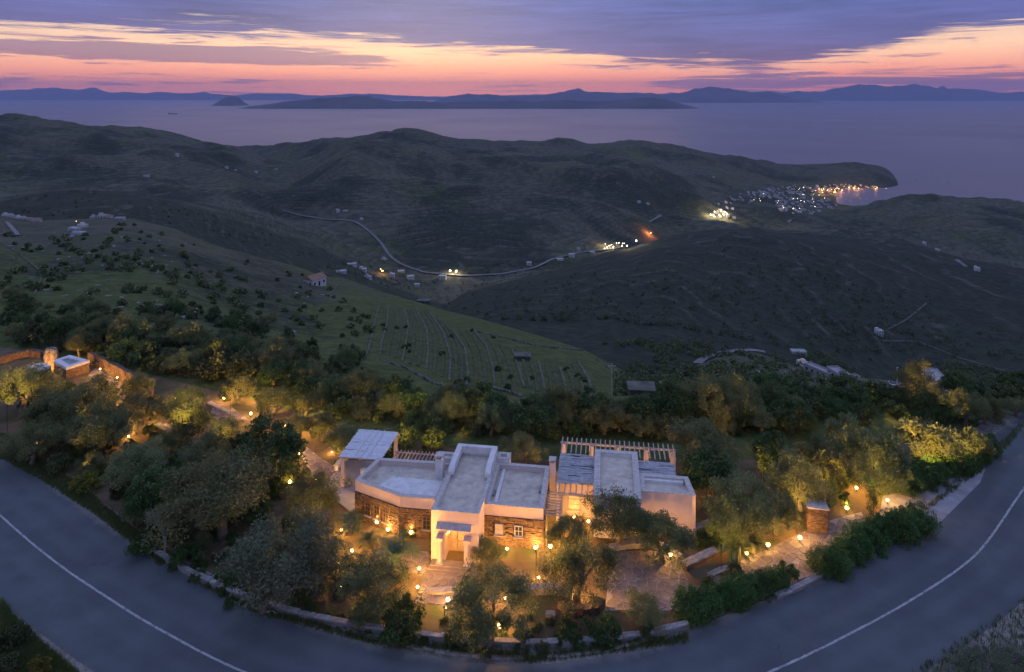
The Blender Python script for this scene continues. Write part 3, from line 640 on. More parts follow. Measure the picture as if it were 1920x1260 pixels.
def window(parent, c, u, nv, w_, h_, z0, lit=False, cols=2, rows=2, frame=white, deep=0.05):
    """framed window with panes: c centre on the wall face, u along it, nv outwards"""
    o = MB(); fr = 0.07
    for s in (-1, 1): o.obox(c + u * s * (w_ / 2 - fr / 2), u, nv, fr / 2, deep, z0, z0 + h_)
    o.obox(c, u, nv, w_ / 2 - fr, deep - 0.003, z0, z0 + fr); o.obox(c, u, nv, w_ / 2 - fr, deep - 0.003, z0 + h_ - fr, z0 + h_)
    for i in range(1, cols): o.obox(c + u * (w_ * (i / cols - 0.5)), u, nv, 0.02, deep - 0.015, z0 + fr, z0 + h_ - fr)
    for j in range(1, rows): o.obox(c, u, nv, w_ / 2 - fr, deep - 0.02, z0 + h_ * j / rows - 0.02, z0 + h_ * j / rows + 0.02)
    f = o.build('window', frame, parent)
    for i in range(cols):
        for j in range(rows):
            p = MB(); p.obox(c + u * (w_ * ((i + 0.5) / cols - 0.5)), u, nv, w_ / cols / 2 - 0.022, 0.008, z0 + h_ * j / rows + 0.03, z0 + h_ * (j + 1) / rows - 0.03)
            p.build('pane', glassl if lit else glassd, f)
    s = MB(); s.obox(c + nv * 0.06, u, nv, w_ / 2 + 0.08, 0.10, z0 - 0.07, z0 - 0.005); s.build('sill', capm, f)
    return f
def wing(poly, zt, parent, wallmat, zband=None, t=0.36, par=0.36, capw=0.03):
    zb = zband if zband else 0.0
    if zband: MB().prism(inset(poly, 0.05), 0, zband).build('wall', stonem, parent)
    MB().ring(poly, t, zb, zt).build('parapet_wall', wallmat, parent)
    MB().ring(inset(poly, -capw), t + 2 * capw, zt, zt + 0.05).build('coping', capm, parent)
    MB().prism(inset(poly, t - 0.02), zt - par - 0.25, zt - par).build('roof_deck', deckm, parent)
LW = [(0.02, 2.55), (-3.45, 2.55), (-8.15, 4.3), (-7.35, 8.1), (0.02, 8.3)]
wing(LW, 3.4, villa, plaster, 2.5, par=0.45)
lh1 = [(0.5, 1.05, 0.2, 2.0), (1.6, 2.15, 0.2, 2.0)]
st = stone_face((-3.45, 2.55), (0.0, 2.55), 0.0, 2.45, [(2.0, 2.75, 0.75, 1.95)]); st.build('stone_facing', stonem, villa)['kind'] = 'stuff'
lh2 = [(1.15, 1.8, 0.7, 1.9), (2.15, 2.8, 0.7, 1.9), (3.15, 3.8, 0.7, 1.9)]
st = stone_face((-8.15, 4.3), (-3.45, 2.55), 0.0, 2.45, lh2); st.build('stone_facing', stonem, villa)['kind'] = 'stuff'
st = stone_face((-7.35, 8.1), (-8.15, 4.3), 0.0, 2.45); st.build('stone_facing', stonem, villa)['kind'] = 'stuff'
u2 = Vector((4.7, -1.75, 0)).normalized(); n2 = Vector((u2.y, -u2.x, 0))
for a, b, c, e in lh2: window(villa, Vector((-8.15, 4.3, 0)) + u2 * ((a + b) / 2), u2, n2, b - a, e - c, c, lit=False, cols=2, rows=3, frame=darkwood)
window(villa, Vector((-1.08, 2.53, 0)), Vector((1, 0, 0)), Vector((0, -1, 0)), 0.72, 1.15, 0.78, False, 2, 3, darkwood)
RW = [(3.93, 2.5), (8.95, 2.5), (8.95, 8.95), (3.93, 8.95)]
wing(RW, 3.4, villa, plaster, 2.5, par=0.45)
rh = [(0.92, 1.58, 0.95, 1.85), (2.58, 3.28, 0.95, 1.85)]
st = stone_face((3.95, 2.5), (8.95, 2.5), 0.0, 2.45, rh); st.build('stone_facing', stonem, villa)['kind'] = 'stuff'
st = stone_face((8.95, 2.5), (8.95, 8.95), 0.0, 2.45); st.build('stone_facing', stonem, villa)['kind'] = 'stuff'
window(villa, Vector((5.2, 2.47, 0)), Vector((1, 0, 0)), Vector((0, -1, 0)), 0.66, 0.9, 0.95, True, 2, 2, white)
window(villa, Vector((6.88, 2.47, 0)), Vector((1, 0, 0)), Vector((0, -1, 0)), 0.70, 0.9, 0.95, False, 2, 2, white)
# low upstands and patched screed on the wing roofs
MB().box(4.62, 2.9, 2.955, 4.9, 8.55, 3.12).build('roof_upstand', white, villa)
MB().box(4.15, 4.4, 2.955, 4.5, 5.2, 3.12).build('roof_hatch', slabm, villa)
MB().box(8.28, 5.4, 2.955, 8.55, 6.3, 3.16).build('roof_hatch', slabm, villa)
MB().prism([(-0.55, 2.95), (-3.3, 2.95), (-6.3, 4.1), (-5.1, 6.0), (-0.55, 5.9)], 2.955, 3.03).build('roof_step', white, villa)
MB().box(-0.5, 4.6, 2.955, -0.15, 5.4, 3.1).build('roof_hatch', slabm, villa)
# central block: porch in front, long roof behind, raised shoulders at the back
MB().prism([(0, 1.35), (3.95, 1.35), (3.95, 2.6), (0, 2.6)], 0, 3.35).build('wall', plaster, villa); MB().prism([(0, 2.601), (3.95, 2.601), (3.95, 9.9), (0, 9.9)], 0, 3.35).build('wall', white, villa)
for x0, x1 in ((0.0, 1.15), (2.72, 3.95)): MB().box(x0, 0, 0, x1, 1.349, 2.3).build('porch_pier', plaster, villa)
ar = [(0.0, 2.301), (1.15, 2.301)] + [(1.15 + 1.57 * k / 10, 2.301 + 0.26 * math.sin(math.pi * k / 10)) for k in range(1, 10)] + [(2.72, 2.301), (3.95, 2.301), (3.95, 3.35), (0.0, 3.35)]
m = MB(); nA = len(ar); m.add([(x, 0.0, z) for x, z in ar] + [(x, 1.349, z) for x, z in ar], [tuple(range(nA)), tuple(range(2 * nA - 1, nA - 1, -1))] + [(i, i + nA, (i + 1) % nA + nA, (i + 1) % nA) for i in range(nA)])
m.build('porch_arch', plaster, villa)
MB().box(0, 0, 3.352, 3.95, 0.28, 4.1).build('parapet_wall', plaster, villa); MB().box(-0.03, -0.03, 4.1, 3.98, 0.31, 4.15).build('coping', capm, villa)
for xa, xb, mt in ((0.0, 0.28, plaster), (3.67, 3.95, plaster)):
    m = MB(); prof = [(0.281, 3.352), (9.6, 3.352), (9.6, 3.72), (4.2, 3.74), (0.281, 4.06)]; k = len(prof)
    m.add([(xa, y, z) for y, z in prof] + [(xb, y, z) for y, z in prof], [tuple(range(k)), tuple(range(2 * k - 1, k - 1, -1))] + [(q, q + k, (q + 1) % k + k, (q + 1) % k) for q in range(k)]); m.build('parapet_wall', white, villa)
    m = MB(); prof = [(0.312, 4.063), (4.2, 3.743), (9.63, 3.723), (9.63, 3.77), (4.2, 3.79), (0.312, 4.11)]; k = len(prof)
    m.add([(xa - 0.03, y, z) for y, z in prof] + [(xb + 0.03, y, z) for y, z in prof], [tuple(range(k)), tuple(range(2 * k - 1, k - 1, -1))] + [(q, q + k, (q + 1) % k + k, (q + 1) % k) for q in range(k)]); m.build('coping', capm, villa)
MB().box(0.0, 9.601, 3.352, 3.95, 9.9, 3.79).build('parapet_wall', white, villa)
MB().box(0.281, 0.281, 3.3, 3.669, 9.6, 3.52).build('roof_deck', deckm, villa)
for xa, xb in ((0.05, 0.55), (3.40, 3.90)):
    m = MB(); prof = [(5.7, 3.792), (9.88, 3.792), (9.88, 4.45), (6.9, 4.45)] + [(6.9 - 1.2 * math.sin(t * math.pi / 12), 4.45 - 0.54 * (1 - math.cos(t * math.pi / 12))) for t in range(1, 6)]
    k = len(prof); m.add([(xa, y, z) for y, z in prof] + [(xb, y, z) for y, z in prof], [tuple(range(k)), tuple(range(2 * k - 1, k - 1, -1))] + [(i, i + k, (i + 1) % k + k, (i + 1) % k) for i in range(k)]); m.build('shoulder_wall', white, villa)
MB().box(0.551, 9.45, 3.792, 3.399, 9.88, 4.445).build('back_parapet', white, villa)
for x0, x1, yb in ((-1.75, -0.001, 9.4), (3.951, 5.15, 10.1)):
    q = [(x0, 8.96 if x0 > 0 else 8.31), (x1, 8.96 if x0 > 0 else 8.31), (x1, yb), (x0, yb)]
    wing(q, 3.75, villa, white, None, 0.28, 0.3)
sl = MB(); sl.add([(0.5, -0.5, 2.86), (3.35, -0.5, 2.86), (3.35, -0.002, 3.08), (0.5, -0.002, 3.08), (0.5, -0.5, 2.93), (3.35, -0.5, 2.93), (3.35, -0.002, 3.22), (0.5, -0.002, 3.22)], [(3, 2, 1, 0), (4, 5, 6, 7), (0, 1, 5, 4), (1, 2, 6, 5), (2, 3, 7, 6), (3, 0, 4, 7)]); sl.build('slate_canopy', reedm, villa)
for x in (0.80, 3.06):
    c = MB().tube([(x, -0.32, 0.18), (x, -0.32, 2.0)], [0.22, 0.19], 14).build('column', plaster, villa, smooth=False)
    MB().box(x - 0.29, -0.61, 0, x + 0.29, -0.03, 0.18).build('base', plaster, c); MB().box(x - 0.28, -0.60, 2.0, x + 0.28, -0.003, 2.22).build('capital', plaster, c)
dr = MB().box(1.25, 1.27, 0.05, 1.33, 1.348, 2.2).box(2.54, 1.27, 0.05, 2.62, 1.348, 2.2).box(1.331, 1.27, 2.1, 2.539, 1.348, 2.2).build('door_frame', doorm, villa)
d1 = MB().box(1.34, 1.285, 0.05, 1.90, 1.347, 2.09).build('door', doorm, villa); MB().box(1.40, 1.27, 0.2, 1.84, 1.284, 0.95).build('panel', woodm, d1); MB().box(1.40, 1.27, 1.1, 1.84, 1.284, 1.95).build('panel', woodm, d1)
d2 = MB().box(1.92, 1.285, 0.05, 2.53, 1.347, 2.09).build('door', doorm, villa); MB().box(1.98, 1.27, 0.2, 2.47, 1.284, 0.85).build('panel', woodm, d2)
for i in range(2):
    for j in range(4): MB().box(1.99 + i * 0.25, 1.272, 1.0 + j * 0.26, 2.20 + i * 0.25, 1.283, 1.21 + j * 0.26).build('pane', glassl, d2)
MB().tube([(1.95, 1.2, 1.05), (1.95, 1.27, 1.05)], 0.03, 8).build('handle', darkmetal, d2)
for k, (y0, y1) in enumerate(((-0.75, -0.02), (-1.15, -0.76), (-1.55, -1.16))): MB().box(0.1 - 0.12 * k, y0, 0.0, 3.85 + 0.12 * k, y1, 0.16 - 0.05 * k).build('step', flagm, villa)
def chimney(name, x0, y0, x1, y1, z0, z1, parent, mat=white):
    c = MB().box(x0, y0, z0, x1, y1, z1).build('chimney', mat, parent)
    MB().box(x0 - 0.06, y0 - 0.06, z1 + 0.22, x1 + 0.06, y1 + 0.06, z1 + 0.32).build('cap', capm, c)
    for a, b in ((x0, y0), (x1 - 0.12, y0), (x0, y1 - 0.12), (x1 - 0.12, y1 - 0.12)): MB().box(a, b, z1 + 0.001, a + 0.12, b + 0.12, z1 + 0.219).build('vent_post', mat, c)
chimney('chimney', -1.3, 6.3, -0.6, 6.95, 2.955, 4.75, villa); chimney('chimney', 9.0, 8.1, 9.55, 8.65, 0, 4.2, villa, plaster)

# ------------------------------------------------------------------ guest house
guest = tag(empty('guest_house', HO, HR), 'flat-roofed guest house with grey reed verandas and plain side wall', 'house')
GB = [(13.1, 4.7), (17.1, 4.7), (17.1, 12.2), (13.1, 12.2)]
wing(GB, 3.6, guest, white, None, 0.5, 0.3)
GD = [(17.12, 6.2), (21.8, 6.2), (21.45, 8.95), (17.12, 8.95)]
wing(GD, 3.4, guest, plaster, None, 0.4, 0.35)
MB().box(17.55, 8.2, 3.051, 21.0, 8.55, 3.3).build('roof_upstand', white, guest)
MB().box(17.3, 8.951, 0, 20.35, 11.5, 2.9).build('wall', plaster, guest)
MB().box(9.95, 7.35, 0, 13.098, 7.65, 2.86).build('wall', plaster, guest); MB().box(9.75, 7.0, 0, 9.949, 12.0, 3.05).build('wall', white, guest); MB().box(9.95, 11.6, 0, 13.098, 11.85, 2.9).build('wall', plaster, guest)
def reeds(x0, y0, x1, y1, z, mat, parent, rnd, wdt=0.085, gapc=0.12, name='reed_cover'):
    mb = MB(); y = y0
    while y < y1:
        ww = wdt * rnd.uniform(0.6, 1.4); x = x0 + rnd.uniform(-0.12, 0.05)
        while x < x1:
            L = rnd.uniform(0.8, 2.4); e = min(x + L, x1 + rnd.uniform(-0.05, 0.12)); zz_ = z + rnd.uniform(-0.012, 0.03)
            if rnd.random() > gapc: mb.box(x, y, zz_ - 0.03, e, y + ww * 0.96, zz_, 0.006)
            x = e + 0.01
        y += ww
    o = mb.build(name, mat, parent); o['kind'] = 'stuff'; return o
rr = random.Random(5)
reeds(9.8, 7.0, 13.05, 11.95, 3.12, reedm, guest, rr); reeds(17.12, 9.0, 20.45, 11.7, 3.1, reedm, guest, rr)
for k in range(7): MB().box(9.95 + k * 0.51, 5.5, 2.88, 10.04 + k * 0.51, 7.34, 3.0).build('rafter', woodm, guest)
MB().box(9.8, 5.75, 2.74, 13.08, 5.9, 2.878).build('beam', woodm, guest)
for x in (9.9, 12.9): MB().box(x - 0.1, 5.72, 0, x + 0.1, 5.92, 2.738).build('post', plaster, guest)
window(guest, Vector((11.3, 7.33, 0)), Vector((1, 0, 0)), Vector((0, -1, 0)), 1.1, 1.4, 0.6, True, 2, 3, woodm)
window(guest, Vector((15.1, 4.67, 0)), Vector((1, 0, 0)), Vector((0, -1, 0)), 0.9, 1.2, 0.9, False, 2, 2, woodm)
# back pergola of the guest house: pillars, one long beam, many rafters
pg = tag(empty('pergola', HO, HR), 'long pale timber pergola behind the guest house with many bare rafters', 'pergola')
MB().box(9.6, 14.32, 2.82, 21.0, 14.5, 2.98).build('beam', woodm, pg)
for k in range(24): MB().box(9.75 + k * 0.475, 12.25, 3.0, 9.85 + k * 0.475, 15.1, 3.12, 0.012).build('rafter', woodm, pg)
for x in (9.9, 12.7, 15.4, 18.1, 20.7): MB().box(x - 0.22, 14.2, -2.0, x + 0.22, 14.64, 2.8).build('pillar', plaster, pg)
MB().box(9.6, 14.3, -2.0, 21.0, 14.5, 0.7).build('balustrade', white, pg)
# narrow ladder pergola over the side steps
lp = tag(empty('ladder_pergola', HO, HR), 'narrow slatted pergola lit from below between villa and guest house', 'pergola')
for x in (9.12, 10.2): MB().box(x, 3.0, 2.35, x + 0.09, 6.6, 2.5).build('rail', woodm, lp)
for k in range(9): MB().box(9.02, 3.1 + k * 0.4, 2.51, 10.4, 3.22 + k * 0.4, 2.6, 0.01).build('slat', woodm, lp)
for x, y in ((9.16, 3.06), (10.25, 3.06), (10.25, 6.5)): MB().box(x - 0.06, y - 0.06, 0, x + 0.06, y + 0.06, 2.349).build('post', woodm, lp)
# reed shade left of the villa
rs = tag(empty('reed_shade', HO, HR), 'square bleached-reed sun shade on posts beside the villa terrace', 'shade')
reeds(-11.35, 8.4, -7.2, 13.7, 3.08, reedl, rs, rr, 0.10, 0.02)
for x in (-9.95, -9.3, -8.65): MB().box(x, 8.35, 3.12, x + 0.07, 13.75, 3.17).build('batten', white, rs)
for y in (8.6, 11.0, 13.4): MB().box(-11.3, y, 2.85, -7.0, y + 0.15, 3.03).build('beam', woodm, rs)
for x, y in ((-11.1, 8.7), (-7.35, 8.7), (-11.1, 13.45), (-7.35, 13.45)): MB().box(x - 0.16, y - 0.16, 0, x + 0.16, y + 0.16, 2.849).build('post', plaster, rs)
vp = tag(empty('vine_pergola', HO, HR), 'low pole pergola behind the left wing of the villa', 'pergola')
for k in range(15): MB().box(-6.4 + k * 0.36, 8.5, 2.62, -6.33 + k * 0.36, 11.2, 2.7, 0.015).build('rafter', woodm, vp)
for y in (8.75, 10.9): MB().box(-6.6, y, 2.5, -1.2, y + 0.1, 2.6).build('beam', woodm, vp)
for x in (-6.4, -1.4): MB().box(x - 0.08, 10.85, 0, x + 0.08, 11.0, 2.499).build('post', woodm, vp)
tw = tag(empty('terrace_wall', HO, HR), 'short pale wall glowing orange at the corner of the grey terrace', 'wall')
MB().box(-8.75, 7.2, 0, -7.6, 7.5, 2.6).build('wall_body', plaster, tw); MB().box(-8.8, 7.15, 2.6, -7.55, 7.55, 2.68).build('coping', capm, tw)
tb = MB(); tb.prism([tuple(HL(*p)[:2]) for p in [(-13.2, 8.2), (-9.2, 5.3), (-8.3, 4.6), (-7.6, 8.4), (-7.2, 13.6), (-12.6, 13.2)]], 0.0, 0.10)
tag(tb.build('terrace', slabm), kind='structure')
wall_run('terrace_edge', [G(630, 884), (*G(642, 868),), G(652, 862)], 0.5, 0.35, 'short white parapet at the outer end of the grey terrace', capmat=white, body=white)
# garden terrace furniture behind the right wing
def table(loc, label):
    t = tag(empty('dining_table', loc, HR), label, 'table'); MB().box(-0.9, -0.5, 0.72, 0.9, 0.5, 0.76).build('table_top', white, t)
    for a in (-0.8, 0.8):
        for b in (-0.4, 0.4): MB().box(a - 0.04, b - 0.04, 0, a + 0.04, b + 0.04, 0.719).build('leg', woodm, t)
table(HL(6.9, 10.6), 'white-topped table on the back terrace behind the right wing')
def chair(loc, rz, label):
    t = tag(empty('armchair', loc, rz), label, 'chair', 'terrace armchairs'); MB().box(-0.3, -0.3, 0.38, 0.3, 0.3, 0.46).build('seat', doorm, t); MB().box(-0.3, 0.24, 0.461, 0.3, 0.31, 1.05).build('backrest', doorm, t)
    for s in (-0.33, 0.29): MB().box(s, -0.3, 0.6, s + 0.05, 0.235, 0.65).build('armrest', doorm, t)
    for a in (-0.27, 0.27):
        for b in (-0.27, 0.27): MB().box(a - 0.03, b - 0.03, 0, a + 0.03, b + 0.03, 0.379).build('leg', doorm, t)
chair(HL(5.6, 10.7), HR + R(90), 'orange-lit armchair at the left end of the back terrace table'); chair(HL(8.2, 10.7), HR - R(90), 'orange-lit armchair at the right end of the back terrace table')
bw = [HL(5.3, 12.2), HL(7.5, 12.4), HL(9.6, 12.5)]
wall_run('garden_wall', [(p.x, p.y) for p in bw], 0.8, 0.4, 'stone wall behind the back terrace table', body=stonem)
MB_ = MB(); MB_.prism([tuple(HL(*p)[:2]) for p in [(5.16, 8.97), (9.7, 8.97), (9.7, 12.3), (5.16, 12.3)]], 0, 0.06); tag(MB_.build('back_terrace', flagm), kind='structure')

# ------------------------------------------------------------------ paved areas
paving('front_path', [[tuple(HL(*p)[:2]) for p in q] for q in ([(0.0, -4.6), (3.2, -4.6), (3.9, -1.56), (-0.1, -1.56)], [(-4.5, -2.2), (-0.12, -1.56), (-0.1, 0.9), (-4.8, 0.9)])], 0.66, '', seed=2, stretch=1.3)
paving('parking_terrace', [[G(1135, 1145), G(1290, 1145), G(1290, 1088), G(1140, 1088)], [G(1140, 1087.6), G(1290, 1087.6), G(1272, 1052), G(1225, 1032), G(1150, 1035)]], 0.62, '', seed=4, stretch=1.25)
paving('drive', [[G(1300, 1108), G(1420, 1112), G(1500, 1040), G(1430, 1035), G(1335, 1075)], [G(1420.5, 1112), G(1530, 1083), G(1560, 1030), G(1500.5, 1040)], [G(1430.5, 1034.6), G(1500, 1039.6), G(1560, 1029.6), G(1625, 985), G(1615, 960), G(1560, 975), G(1490, 1005)]], 0.66, '', seed=6, stretch=1.5)
paving('left_patio', [[G(300, 792), G(345, 822), G(425, 822), G(412, 782), G(360, 774)], [G(395, 773), G(412, 781.5), G(470, 790), G(430, 760), G(402, 757)]], 0.72, '', seed=8, stretch=1.3)
paving('side_path', [[G(562, 850), G(575, 838), G(600, 858), G(632, 878), G(605, 905), G(585, 890)]], 0.8, '', seed=9)
wall_run('patio_edge', [G(294, 796), G(345, 826)], 0.12, 0.5, 'pale stone edging of the crazy-paved patio in the left garden', capt=0.06)
wall_run('patio_kerb', [G(392, 757), G(412, 768), G(432, 776)], 0.2, 0.4, 'pale kerb between the red lawn and the left patio', capt=0.06)
wall_run('curved_wall', [G(1283, 1068), G(1310, 1055), G(1340, 1040), G(1372, 1024)], 0.4, 0.6, 'thick pale-topped curving wall between parking terrace and lit palms', capt=0.12, body=stonem)
wall_run('terrace_wall', [G(1143, 1033), G(1175, 1028), G(1225, 1026), G(1262, 1040), G(1280, 1056)], 0.4, 0.35, 'low pale wall round the upper edge of the parking terrace', capt=0.08)
wall_run('ramp_wall', [G(1168, 1022), G(1200, 1012), G(1240, 1000)], 0.35, 0.4, 'short pale ramp wall above the parking terrace, half under trees', capt=0.08)
wall_run('upper_wall', [G(1300, 1003), G(1322, 992), G(1348, 986)], 0.5, 0.55, 'pale wall top below the guest house corner', capt=0.08)
wall_run('drive_kerb', [G(1330, 1082), G(1345, 1074), G(1372, 1066)], 0.12, 0.4, 'pale stone edge at the lower end of the drive', capt=0.08)
wall_run('drive_wall', [G(1455, 1122), G(1490, 1108), G(1540, 1080), G(1575, 1060)], 0.2, 0.35, 'pale coping between drive and road behind the hedge', capt=0.08)
wall_run('planter_wall', [G(985, 1116), G(1015, 1112), G(1050, 1113), G(1075, 1122)], 0.5, 0.45, 'pale curving planter wall in front of the villa lawn', capt=0.08)
pr = [G(1090 + 42 * math.cos(t), 1140 + 15 * math.sin(t)) for t in np.linspace(-0.3, 3.5, 10)]
wall_run('tree_ring', pr, 0.6, 0.45, 'curved brown stone ring round the foot of an olive tree', body=stonem, capmat=stonem, capt=0.08)
wall_run('path_edge', [G(800, 1112), G(830, 1112), G(850, 1110)], 0.22, 0.4, 'pale edge stone at the lower end of the front path', capt=0.06)
ub = tag(empty('utility_box', (*G(1032, 1158), 0), R(-5)), 'small pale utility box on the bare soil by the roadside wall', 'box')
MB().box(-0.32, -0.22, 0, 0.32, 0.22, 0.3).build('body', concrete, ub); MB().box(-0.35, -0.25, 0.3, 0.35, 0.25, 0.35).build('lid', walltop, ub)
# gate pillar
gp = tag(empty('gate_pillar', (*G(1531, 992), 0), R(-12)), 'square stone gate pillar with grey cap beside the drive', 'pillar')
MB().box(-0.8, -0.55, 0, 0.8, 0.55, 2.1).build('core', stonem, gp)
for a, b in (((-0.8, -0.55), (0.8, -0.55)), ((-0.8, 0.55), (-0.8, -0.55)), ((0.8, -0.55), (0.8, 0.55))):
    o = stone_face(a, b, 0, 2.1); o.build('stone_facing', stonem, gp)['kind'] = 'stuff'
MB().box(-0.9, -0.65, 2.1, 0.9, 0.65, 2.2).build('cap', capm, gp)

# ------------------------------------------------------------------ annex on the left with its lit stair wall and stone beacon
ax = tag(empty('annex', (0, 0, 0)), 'sunken flat-roofed annex with white roof rims beside the stone beacon', 'house')
q1 = [G(124, 690, 1.6), G(168, 676, 1.6), G(131, 666, 1.6), G(100, 676, 1.6)]
MB().prism(inset(q1, 0.03), 0, 1.3).build('wall', stonem, ax); MB().ring(q1, 0.7, 1.3, 1.65).build('roof_rim', white, ax); MB().prism(inset(q1, 0.72), 1.3, 1.42).build('roof_deck', slabm, ax)
q2 = [G(50, 686, 1.2), G(70, 694, 1.2), G(96, 686, 1.2), G(78, 680, 1.2)]
MB().prism(inset(q2, 0.03), 0, 0.9).build('wall', stonem, ax); MB().ring(q2, 0.5, 0.9, 1.25).build('roof_rim', white, ax); MB().prism(inset(q2, 0.52), 0.9, 1.0).build('roof_deck', slabm, ax)
wall_run('stair_wall', [(*G(168, 680), 0), (*G(200, 695), 0), (*G(235, 715), 0), (*G(268, 735), 0), (*G(285, 748), 0)], 1.5, 0.45, 'brown stone stair wall with three small wall lamps', body=stonem, capmat=stonem, capt=0.08)
wall_run('boundary_wall', [G(-20, 690), G(20, 676), G(55, 668), G(82, 672)], 0.9, 0.45, 'dark stone wall running left from the glowing stone beacon', body=stonem, capmat=stonem)
paving('stair_path', [[G(165, 703), G(180, 690), G(262, 738), G(250, 760), G(215, 738)]], 0.8, '', seed=12, stretch=1.6)
bc = tag(empty('stone_beacon', (*G(96, 680), 0), 0.0, 0.8), 'glowing orange stone beacon with a dark slot beside the annex', 'beacon')
m = MB(); rb = random.Random(2); z = 0.0
while z < 2.55:
    hgt = rb.uniform(0.10, 0.2); r_ = 1.12 * math.sqrt(max(0.12, 1 - max(0, (z - 1.2) / 1.75) ** 2)); k = 13
    for i in range(k):
        t0 = 2 * math.pi * (i + rb.uniform(-0.2, 0.2)) / k; c = (math.cos(t0) * r_ * 0.9, math.sin(t0) * r_ * 0.62)
        if abs(c[0]) < 0.16 and c[1] < 0 and 0.5 < z < 2.1: continue
        m.obox(c, (-math.sin(t0), math.cos(t0)), (math.cos(t0), math.sin(t0)), 0.25 * r_, 0.13, z, z + hgt - 0.015, 0.02)
    z += hgt
o = m.build('stone_courses', drystone, bc); o['kind'] = 'stuff'
MB().tube([(0, 0, 0), (0, 0, 1.9), (0, 0, 2.5)], [0.62, 0.62, 0.3], 12).build('core', stonem, bc)
# ------------------------------------------------------------------ foliage
def cloud_mesh(name, cen, rad, per, size, seed, mats, droop=0.0, outward=0.3, aspect=0.42, flat=1.0, shell=0.45):
    rg = np.random.default_rng(seed); n = len(cen); cen = np.asarray(cen, float); rad = np.asarray(rad, float)
    per = np.full(n, per) if np.isscalar(per) else np.asarray(per)
    ci = np.repeat(np.arange(n), per); k = len(ci)
    d = rg.normal(size=(k, 3)); d /= np.linalg.norm(d, axis=1)[:, None]
    rr_ = rg.random(k) ** shell; p = cen[ci] + d * (rad[ci] * rr_)[:, None] * np.array([1, 1, flat])
    a = rg.normal(size=(k, 3)); a /= np.linalg.norm(a, axis=1)[:, None]; a = a * (1 - outward) + d * outward; a[:, 2] -= droop
    a /= np.linalg.norm(a, axis=1)[:, None] + 1e-9
    b = np.cross(a, rg.normal(size=(k, 3))); b /= np.linalg.norm(b, axis=1)[:, None] + 1e-9
    s = size * rg.uniform(0.6, 1.35, k)[:, None]
    v = np.stack([p - a * s * 0.5, p + b * s * aspect * 0.5, p + a * s * 0.5, p - b * s * aspect * 0.5], 1).reshape(-1, 3)
    me = bpy.data.meshes.new(name); me.vertices.add(4 * k); me.vertices.foreach_set('co', v.ravel())
    me.loops.add(4 * k); me.loops.foreach_set('vertex_index', np.arange(4 * k)); me.polygons.add(k); me.polygons.foreach_set('loop_start', np.arange(k) * 4)
    me.update()
    ct = rg.random(n); tint = np.clip(0.55 * ct[ci] + 0.45 * rg.random(k), 0, 1)
    at = me.attributes.new('tint', 'FLOAT', 'POINT'); at.data.foreach_set('value', np.repeat(tint, 4).astype(np.float32))
    for m in mats: me.materials.append(m)
    return me
def crown_points(seed, n, rx, rz, zc, rough=0.22, low=-0.55):
    rg = random.Random(seed); P = []; Rr = []
    lob = [(rg.uniform(0, 6.28), rg.uniform(0.62, 1.2)) for _ in range(7)]
    i = 0
    while len(P) < n:
        i += 1; t = rg.uniform(0, 6.28); c = rg.uniform(low, 1.0); s = math.sqrt(max(0, 1 - c * c))
        k = 1.0
        for a, b in lob: k += (b - 1) * max(0, math.cos(t - a)) ** 3
        q = rg.uniform(0.55, 1.0) * k * (1 + rg.uniform(-rough, rough) * 0.6)
        P.append((rx * s * math.cos(t) * q, rx * s * math.sin(t) * q, zc + rz * c * q)); Rr.append(rg.uniform(0.15, 0.34) * rx)
    return P, Rr
def limb_mesh(seed, P, fork, r0, n=7, mat=barkm, name='trunk', lean=0.1):
    rg = random.Random(seed); m = MB(); f = Vector((rg.uniform(-lean, lean), rg.uniform(-lean, lean), fork))
    m.tube([(0, 0, -0.08), f * 0.35 + Vector((rg.uniform(-.03, .03), rg.uniform(-.03, .03), 0)), f * 0.7, f], [r0 * 1.5, r0 * 1.1, r0, r0 * 0.95], 8)
    for q in rg.sample(P, min(n, len(P))):
        q = Vector(q); mid = f.lerp(q, 0.45) + Vector((rg.uniform(-.08, .08), rg.uniform(-.08, .08), rg.uniform(-.05, .08)))
        m.tube([f - Vector((0, 0, 0.04)), f.lerp(mid, 0.5), mid, q], [r0 * 0.7, r0 * 0.5, r0 * 0.34, r0 * 0.1], 6)
    me = m.mesh(name); me.materials.append(mat); me.polygons.foreach_set('use_smooth', [True] * len(me.polygons)); return me
PROTO = {}
def proto_tree(kind, count, mats, n, per, size, rx=1.0, rz=0.62, zc=1.05, fork=0.5, r0=0.085, rough=0.25, low=-0.55, droop=0.1, outward=0.35, nl=7, bark=barkm, shell=0.45):
    L = []
    for i in range(count):
        P, Rr = crown_points(hash_(kind) + i * 13, n, rx, rz, zc, rough, low)
        L.append((cloud_mesh(kind + '_crown', P, Rr, per, size, hash_(kind) + i, mats, droop, outward, shell=shell), limb_mesh(hash_(kind) + i, P, fork, r0, nl, bark)))
    PROTO[kind] = L
def hash_(s): return sum(ord(c) * (i + 3) for i, c in enumerate(s)) % 9973
proto_tree('olive', 6, [olivem], 62, 270, 0.060, rough=0.42, rz=0.66)
proto_tree('carob', 3, [greenm], 48, 170, 0.10, rz=0.7, zc=0.95, low=-0.75, rough=0.15)
proto_tree('lit', 3, [olivem], 44, 170, 0.10, rz=0.62, zc=0.95, low=-0.6, rough=0.3, droop=-0.25, outward=0.55)
proto_tree('tamarisk', 2, [material('tamarisk leaf', (0.080, 0.102, 0.054), (0.170, 0.200, 0.112), tint=True, rough=0.7, rand=0.08, trans=0.25)], 64, 190, 0.055, rz=0.55, zc=0.95, fork=0.35, r0=0.06, rough=0.4, nl=16)
